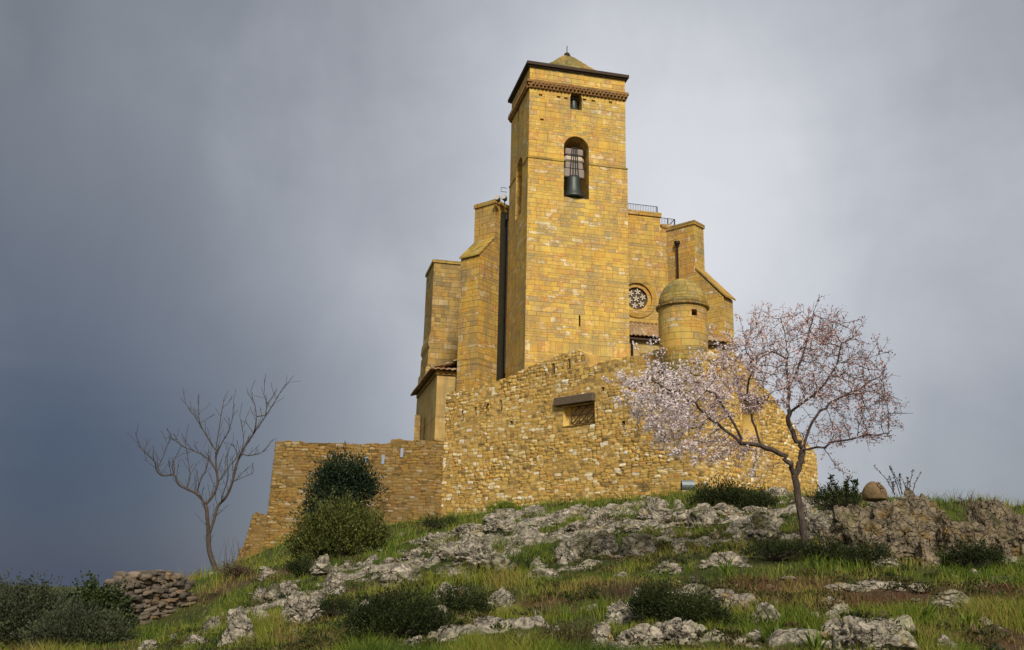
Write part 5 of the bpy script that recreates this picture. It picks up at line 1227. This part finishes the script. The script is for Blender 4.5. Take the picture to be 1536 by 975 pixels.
# short fruiting spurs
n0 = len(al.p); rs2 = np.random.default_rng(9)
al.radii(.0036, 2.6, .085); r_now = al.r.copy()
for i in range(n0):
    if r_now[i] < .014 and rs2.random() < .42 and al.par[i] >= 0:
        d = al.p[i] - al.p[al.par[i]]; d /= np.linalg.norm(d) + 1e-9; v = d * .4 + rs2.normal(size=3) * .6 + np.array([0, 0, .25]); v /= np.linalg.norm(v); j = i
        for k in range(rs2.integers(1, 4)): j = al.add(al.p[j] + (v + rs2.normal(size=3) * .15) * .06, j)
al.radii(.0040, 2.66, .067); al.r = al.r * (.58 + .40 * np.clip(al.r / .07, 0, 1) ** 1.6 + .34 * np.clip(1 - al.r / .012, 0, 1))
aroot = thing('almond_tree', 'almond tree in pale pink blossom with forked dark trunk', 'tree', tuple(base_p))
mk, mn = MB(), MB(); al.mesh(mk, mn, .030); mk.build('trunk', M['bark_dark'], aroot, uv=False, smooth=True); mn.build('crown', M['bark_dark'], aroot, uv=False, smooth=True)
PP = np.array(al.p); thin = np.where(al.r < .0100)[0]; tips = thin
PX = PP[thin, 0]; prob = np.clip(1.15 - (PX - np.array(C(940, 600, AY))[0]) / 5.2 * .50, .40, 1.2) * np.clip(.15 + 2.6 * (fbm(PP[thin, 0] * 2.6, PP[thin, 1] * 2.6, PP[thin, 2] * 2.6, 5, 3) - .30), .05, 1.15)
sel = thin[rs2.random(len(thin)) < prob]
xs_ = (PP[sel, 0] - C(940, 600, AY).x) / 5.2; reps = rs2.integers(2, 5, len(sel)) + (xs_ < .45) * 2
cenf = np.repeat(PP[sel], reps, 0); cenf = cenf + rs2.normal(size=cenf.shape) * .034
nf = len(cenf)
def flowers(cen, seed):
    rs = np.random.default_rng(seed); n = len(cen); ax = rs.normal(size=(n, 3)); ax[:, 2] += .2; ax /= np.linalg.norm(ax, axis=1, keepdims=True)
    e = rs.normal(size=(n, 3)); e -= ax * (e * ax).sum(1, keepdims=True); e /= np.linalg.norm(e, axis=1, keepdims=True); g_ = np.cross(ax, e); R_ = (rs.uniform(.012, .023, n) * (1.08 - .30 * np.clip((cen[:, 0] - C(1000, 600, AY).x) / 4, 0, 1)))[:, None]
    Vs = []; Qs = []; 
    for k in range(5):
        t = 2 * math.pi * k / 5; d = e * math.cos(t) + g_ * math.sin(t); s_ = -e * math.sin(t) + g_ * math.cos(t)
        a = cen; b = cen + d * R_ * .7 + s_ * R_ * .48 + ax * R_ * .3; c = cen + d * R_ * 1.15 + ax * R_ * .42; f_ = cen + d * R_ * .7 - s_ * R_ * .48 + ax * R_ * .3
        Vs.append(np.stack([a, b, c, f_], 1))
    V = np.concatenate([v.reshape(-1, 3) for v in Vs]); Q = np.arange(len(V)).reshape(-1, 4)
    # redder half open buds commoner on the right; lit left blossoms painted whiter
    xr = np.clip((cen[:, 0] - C(1000, 600, AY).x) / (C(1340, 600, AY).x - C(1000, 600, AY).x), 0, 1); tone = np.clip(.92 - .86 * xr + rs.normal(size=n) * .20, 0, 1)
    return V, Q, np.concatenate([np.repeat(tone, 4)] * 5)
V, Q, tn = flowers(cenf, 3); me = np_mesh('blossom', V - np.array(base_p), Q); attr(me, 'tone', tn); link('blossom', me, M['blossom'], aroot)
print('almond nodes', len(al.p), 'flowers', nf)
# ---- bare tree on the left
def zz(pts): return [(.369 * x, 540 + .369 * y) for x, y in pts]
bt_base = hit0(325, 858); 
BY = 33.0; bt = Tree(); c_ = C(326, 862, BY); bt_base = Vector((c_.x, c_.y, gz(c_.x, c_.y)))
tk = smooth_path([np.array(C(x, y, BY)) for x, y in zz([(886, 872), (866, 825), (850, 770), (848, 715)])], 3); tk[0][2] = min(tk[0][2], bt_base.z) - .2
bi_ = bt.limb(tk); 
def bl(pts, seed, drift, start): 
    L = smooth_path(jit(zz(pts), BY, .10, seed, drift), 4); return bt.limb(L, bt.near(L[0]) if start else bi_[-1])
bl([(848, 715), (843, 640), (835, 590), (800, 545), (760, 525), (725, 505), (708, 468), (660, 470), (635, 445), (630, 415), (600, 385), (575, 362), (560, 338)], 1, -.05, 0)
bl([(848, 715), (870, 650), (885, 595), (920, 555), (945, 495), (970, 400), (1010, 330), (1050, 270), (1075, 235), (1110, 180), (1155, 105)], 2, .04, 0)
bl([(835, 590), (868, 548), (885, 500), (880, 440), (878, 370), (893, 260), (912, 150)], 3, .06, 1)
bl([(878, 450), (845, 400), (790, 370), (745, 352), (703, 322)], 4, .1, 1)
bl([(1035, 290), (1042, 230), (1032, 170), (1008, 138)], 5, -.1, 1)
bl([(945, 495), (985, 478), (1030, 460)], 6, -.12, 1); bl([(1000, 390), (1035, 385), (1065, 375), (1110, 322)], 7, .1, 1)
bl([(882, 380), (905, 330), (930, 285), (952, 210)], 8, -.1, 1); bl([(879, 372), (835, 300), (802, 245), (755, 178)], 9, .1, 1); bl([(815, 265), (806, 220), (808, 168)], 10, .1, 1)
bl([(970, 400), (990, 330), (975, 230)], 11, .12, 1); bl([(895, 580), (925, 480), (925, 390), (950, 320)], 12, -.1, 1); bl([(760, 525), (772, 470), (765, 410), (750, 320)], 13, .1, 1); bl([(800, 545), (815, 490), (840, 440), (850, 380)], 14, -.1, 1)
bl([(1075, 235), (1085, 180), (1070, 135)], 15, .1, 1); bl([(635, 445), (660, 400), (680, 345)], 16, .1, 1); bl([(708, 468), (700, 430), (712, 395)], 17, -.1, 1); bl([(885, 500), (925, 440), (960, 400), (975, 370)], 18, .1, 1)
bt.radii(.010, 2.1, .15); rsb = np.random.default_rng(3); n0 = len(bt.p); r0 = bt.r.copy()
for i in range(n0):
    if r0[i] < .06 and bt.par[i] >= 0 and rsb.random() < .80:
        d = bt.p[i] - bt.p[bt.par[i]]; d /= np.linalg.norm(d) + 1e-9; side = rsb.normal(size=3) * np.array([1, .7, .3]); v = d * .55 + side * .55 + np.array([0, 0, .55]); v /= np.linalg.norm(v); j = i; L = rsb.integers(2, 6)
        for k in range(L):
            j = bt.add(bt.p[j] + (v + rsb.normal(size=3) * .12) * .115, j)
            if k == 2 and rsb.random() < .45:
                w_ = v + rsb.normal(size=3) * .6; w_[2] = abs(w_[2]); w_ /= np.linalg.norm(w_); jj = j
                for _ in range(rsb.integers(2, 5)): jj = bt.add(bt.p[jj] + w_ * .11, jj)
            v = v + np.array([0, 0, .06])
bt.radii(.0068, 2.3, .16)
broot = thing('bare_tree', 'leafless tree with forked trunk leaning on the left skyline', 'tree', tuple(bt_base))
mk, mn = MB(), MB(); bt.mesh(mk, mn, .055); mk.build('trunk', M['bark_bare'], broot, uv=False, smooth=True); mn.build('crown', M['bark_bare'], broot, uv=False, smooth=True)

# ------------------------------------------------------------------ dry stone wall, lower left
def dry_wall():
    p0 = C(168, 950, 24.5); p1 = C(283, 930, 26.5); rs = random.Random(8); k = 25 / F
    d = Vector((p1.x - p0.x, p1.y - p0.y, 0)); L = d.length; d.normalize(); n = Vector((d.y, -d.x, 0)); V_, F_ = ICO[3]
    root = thing('dry_stone_wall', 'ruined dry stone field wall with ivy at the lower left', 'wall', (0, 0, 0)); root.location = ((p0.x + p1.x) / 2, (p0.y + p1.y) / 2, gz((p0.x + p1.x) / 2, (p0.y + p1.y) / 2)); Vs = []; Fs = []; o_ = 0; tone = []
    tops = [(0, 868), (.15, 858), (.35, 858), (.44, 852), (.52, 850), (.62, 856), (.78, 862), (.86, 866), (.90, 884), (.95, 890), (1.0, 905)]
    def ztop(t): 
        q = p0 + d * (L * t); return zat(float(np.interp(t, [a for a, b in tops], [b for a, b in tops])), q)
    z = -1
    for row in range(34):
        t = rs.uniform(-.02, .02)
        while t < 1:
            w = rs.uniform(.12, .38) * (1.15 if row < 8 else .9); h = rs.uniform(.10, .16); tc_ = t + w / L / 2; q = p0 + d * (L * tc_); g0 = gz(q.x, q.y) - .25; zc2_ = g0 + row * .105 + rs.uniform(-.02, .02)
            if zc2_ + .04 < ztop(min(max(tc_, 0), 1)) and row * .105 < 4:
                for lay in (0, 1):
                    s_ = np.array([w * .56, rs.uniform(.16, .24), h * .60]); P_ = np.sign(V_) * np.abs(V_) ** .55
                    sd_ = rs.randrange(10000); f_ = 1 + .45 * (fbm(V_[:, 0] * 1.6 + sd_, V_[:, 1] * 1.6, V_[:, 2] * 1.6, sd_, 3) - .5) * 2; P_ = P_ * f_[:, None] * s_
                    a_ = rs.gauss(0, .10); R_ = np.array([[math.cos(a_), 0, math.sin(a_)], [0, 1, 0], [-math.sin(a_), 0, math.cos(a_)]]); P_ = P_ @ R_.T
                    c2 = q + n * ((.04 if lay == 0 else -.38) + rs.uniform(-.05, .05))
                    Wp = P_[:, :1] * np.array(d)[None] + P_[:, 1:2] * np.array(n)[None] + np.array([0, 0, 1.0])[None] * P_[:, 2:3] + np.array([c2.x, c2.y, zc2_])
                    Vs.append(Wp); Fs.append(F_ + o_); o_ += len(Wp); tone.append(np.full(len(Wp), rs.random()))
            t += w / L
    me = np_mesh('stonework', np.concatenate(Vs) - np.array(root.location), None, np.concatenate(Fs), smooth=True); attr(me, 'tone', np.concatenate(tone))
    m = NT('dry_wall_stone'); pos = m.pos(); c = m.ramp(m.attr('tone'), [(0, (.08, .068, .055)), (.3, (.15, .12, .09)), (.55, (.22, .175, .125)), (.75, (.19, .135, .085)), (.9, (.27, .175, .085)), (1, (.32, .27, .21))])
    f2 = m.noise(pos, 11, 6, .7); c = m.mix(m.math('MULTIPLY', f2, .6), c, (.10, .08, .06)); c = m.mix(m.ramp(m.noise(pos, 4, 5, .7), [(.56, 0.0), (.66, .7)]), c, (.07, .06, .05))
    link('stonework', me, m.fin(c, m.bump(f2, .9, .03)), root)
    # solid rubble core behind the faces
    mb = MB(); a = p0 - n * .15; b_ = p0 + d * L * .93 - n * .15
    pts = [Vector((a.x, a.y, gz(a.x, a.y) - .5))] + [Vector(((p0 + d * (L * t)).x - n.x * .15, (p0 + d * (L * t)).y - n.y * .15, ztop(t) - .22)) for t in np.linspace(0, .93, 12)] + [Vector((b_.x, b_.y, gz(b_.x, b_.y) - .5))]
    mb.extr(pts, -n * .12); mb.build('core', M['black'], root, uv=False)
    return p0, d, L, n
dw0, dwd, dwL, dwn = dry_wall()
px_shrub(142, 935, 84, 68, Y=23.6, name='ivy', label='dark ivy spilling over the left end of the dry stone wall', cat='ivy', n=16000, size=.075, mat=M['ivy'], seed=41, up=.1, aspect=.8)
px_shrub(168, 872, 34, 26, Y=24.8, name='ivy', label='small round ivy clump on the very top of the dry stone wall', cat='ivy', n=2600, size=.07, mat=M['ivy'], seed=42, up=.2, aspect=.8)

# ------------------------------------------------------------------ lamps
fp = wall_pt(1032, 742) + WN * 1.3; fp = C(1032, 742, fp.y); fr = thing('floodlight', 'grey floodlight on a small stone block at the turret wall foot', 'floodlight', (fp.x, fp.y, gz(fp.x, fp.y)))
k = fp.y / F; z0 = min(zat(741, fp), gz(fp.x, fp.y) + 1.0)
MB().box((fp.x, fp.y, z0 - .06), (.24, 0, 0), (0, .2, 0), (0, 0, .16)).build('stone_block', M['coping'], fr, bevel=.04)
h = MB(); zz_ = zat(730, fp); rr = .17
h.tube([Vector((fp.x - .22, fp.y, zz_ + .05)), Vector((fp.x + .22, fp.y, zz_ + .05))], rr, 20); h.build('housing', M['lamp_body'], fr)
h = MB(); h.tube([Vector((fp.x - .21, fp.y + .03, zz_ - .17)), Vector((fp.x + .21, fp.y + .03, zz_ - .17))], .09, 16); h.build('ballast_box', M['lamp_body'], fr)
MB().box((fp.x, fp.y + .15, zz_ + .09), (.19, 0, 0), (0, .03, .0), (0, .03, .12)).build('lens', M['lamp_glass'], fr)
for sx in (-.235, .235): MB().box((fp.x + sx, fp.y, zz_ - .08), (.012, 0, 0), (0, .035, 0), (0, 0, .2)).build('bracket', M['iron'], fr)
kz = kz_t + .08
for i, (px, py, lab) in enumerate(((747, 299, 'left spotlight of the pair on the buttress coping by the tower'), (757, 298, 'right spotlight of the pair, touching the tower side'))):
    c_ = C(px, py, 48.6 + .35 * i); r_ = thing('spotlight', lab, 'spotlight', (c_.x, c_.y, c_.z - .25))
    MB().tube([c_ + Vector((-.06, -.14, .05)), c_ + Vector((0, 0, .02)), c_ + Vector((.05, .16, -.02))], [.16, .15, .09], 14).build('housing', M['lamp_body'], r_, smooth=False)
    MB().tube([c_ + Vector((-.065, -.15, .052)), c_ + Vector((-.07, -.165, .055))], [.145, .145], 14).build('lens', M['lamp_glass'], r_)
    MB().bar(c_ + Vector((0, 0, -.05)), c_ + Vector((0, 0, -.38)), .03).build('stand', M['iron'], r_)
hb = on_plane(759, 285, T0, A); 
hr_ = thing('wall_bracket', 'thin square iron bracket on the left side of the tower', 'bracket', tuple(hb))
MB().tube([hb + A * .05 + Vector((0, 0, .12)), hb - A * .28 + Vector((0, 0, .12)), hb - A * .28 + Vector((0, 0, -.12)), hb + A * .05 + Vector((0, 0, -.12))], .018, 5).build('bracket_frame', M['iron'], hr_)
print('done', round(time.time() - T_START, 1))

# ------------------------------------------------------------------ sky, sun, exposure
W = bpy.data.worlds.new('World'); S.world = W; W.use_nodes = True; wt_ = W.node_tree; wt_.nodes.clear()
class WN_(NT):
    def __init__(s, tree): s.t = tree
wn = WN_(wt_)
SUN_EL, SUN_AZ = 38, 170          # azimuth clockwise from +Y (view direction): over the right shoulder
dirv = wn.n('ShaderNodeTexCoord').outputs['Generated']
sky = wn.n('ShaderNodeTexSky', sky_type='NISHITA'); sky.sun_disc = False; sky.sun_elevation = R(SUN_EL); sky.sun_rotation = R(SUN_AZ)
bg1 = wn.n('ShaderNodeBackground'); wn.l(sky.outputs[0], bg1.inputs[0]); bg1.inputs[1].default_value = .07
def dirof(px, py): return ray(px, py).normalized()
def dot(vec):
    x = wn.n('ShaderNodeVectorMath', operation='DOT_PRODUCT'); wn.l(dirv, x.inputs[0]); x.inputs[1].default_value = vec; return x.outputs['Value']
cl = wn.noise(wn.mapping(dirv, (1.0, 1.0, 1.9)), 2.2, 6, .55, .6)
cl2 = wn.noise(wn.mapping(dirv, (1.4, 1.4, .55), (3, 1, 2)), 4.0, 5, .6, .3)
g1 = dirof(1010, 330); d_ = dot(g1)
ang = wn.math('ARCCOSINE', wn.math('MINIMUM', d_, .99999))
nz = wn.math('ADD', wn.math('MULTIPLY_ADD', cl, .24, -.12), wn.math('MULTIPLY_ADD', cl2, .20, -.10))
# brightness of the cloud deck by angle from the thin bright patch behind the tower
t = wn.math('ADD', ang, nz)
deck = wn.ramp(wn.math('DIVIDE', t, 1.6), [(0.0, (.65, .66, .69)), (.07, (.59, .60, .635)), (.14, (.46, .475, .515)), (.22, (.325, .343, .378)), (.30, (.222, .24, .272)), (.40, (.16, .177, .205)), (.6, (.32, .325, .335)), (1.0, (.42, .42, .42))])
# the rain-dark bank low in the west (left)
g2 = dirof(60, 770); a2 = wn.math('ARCCOSINE', wn.math('MINIMUM', dot(g2), .99999))
sz = wn.n('ShaderNodeSeparateXYZ'); wn.l(dirv, sz.inputs[0])
bank = wn.ramp(wn.math('ADD', a2, wn.math('MULTIPLY_ADD', cl, .16, -.08)), [(0.0, .93), (.09, .80), (.2, .42), (.38, .0)])
deck = wn.mix(bank, deck, (.026, .042, .088))
bg2 = wn.n('ShaderNodeBackground'); wn.l(deck, bg2.inputs[0]); bg2.inputs[1].default_value = SKYK = .46
mxs = wn.n('ShaderNodeMixShader'); mxs.inputs[0].default_value = .96; wn.l(bg1.outputs[0], mxs.inputs[1]); wn.l(bg2.outputs[0], mxs.inputs[2])
wo = wn.n('ShaderNodeOutputWorld'); wn.l(mxs.outputs[0], wo.inputs[0])
sl_ = bpy.data.lights.new('sun', 'SUN'); so = bpy.data.objects.new('sun', sl_); COL.objects.link(so)
sl_.energy = 1.5; sl_.angle = R(10); sl_.color = (1, .93, .82)
sd = Vector((math.sin(R(SUN_AZ)) * math.cos(R(SUN_EL)), math.cos(R(SUN_AZ)) * math.cos(R(SUN_EL)), math.sin(R(SUN_EL))))
so.rotation_euler = sd.to_track_quat('Z', 'Y').to_euler()
S.view_settings.view_transform = 'Standard'; S.view_settings.look = 'None'; S.view_settings.gamma = 1; S.view_settings.use_curve_mapping = False
S.view_settings.exposure = 1.3
S.render.engine = 'CYCLES'; S.cycles.use_denoising = True; S.cycles.max_bounces = 5; S.cycles.transparent_max_bounces = 4
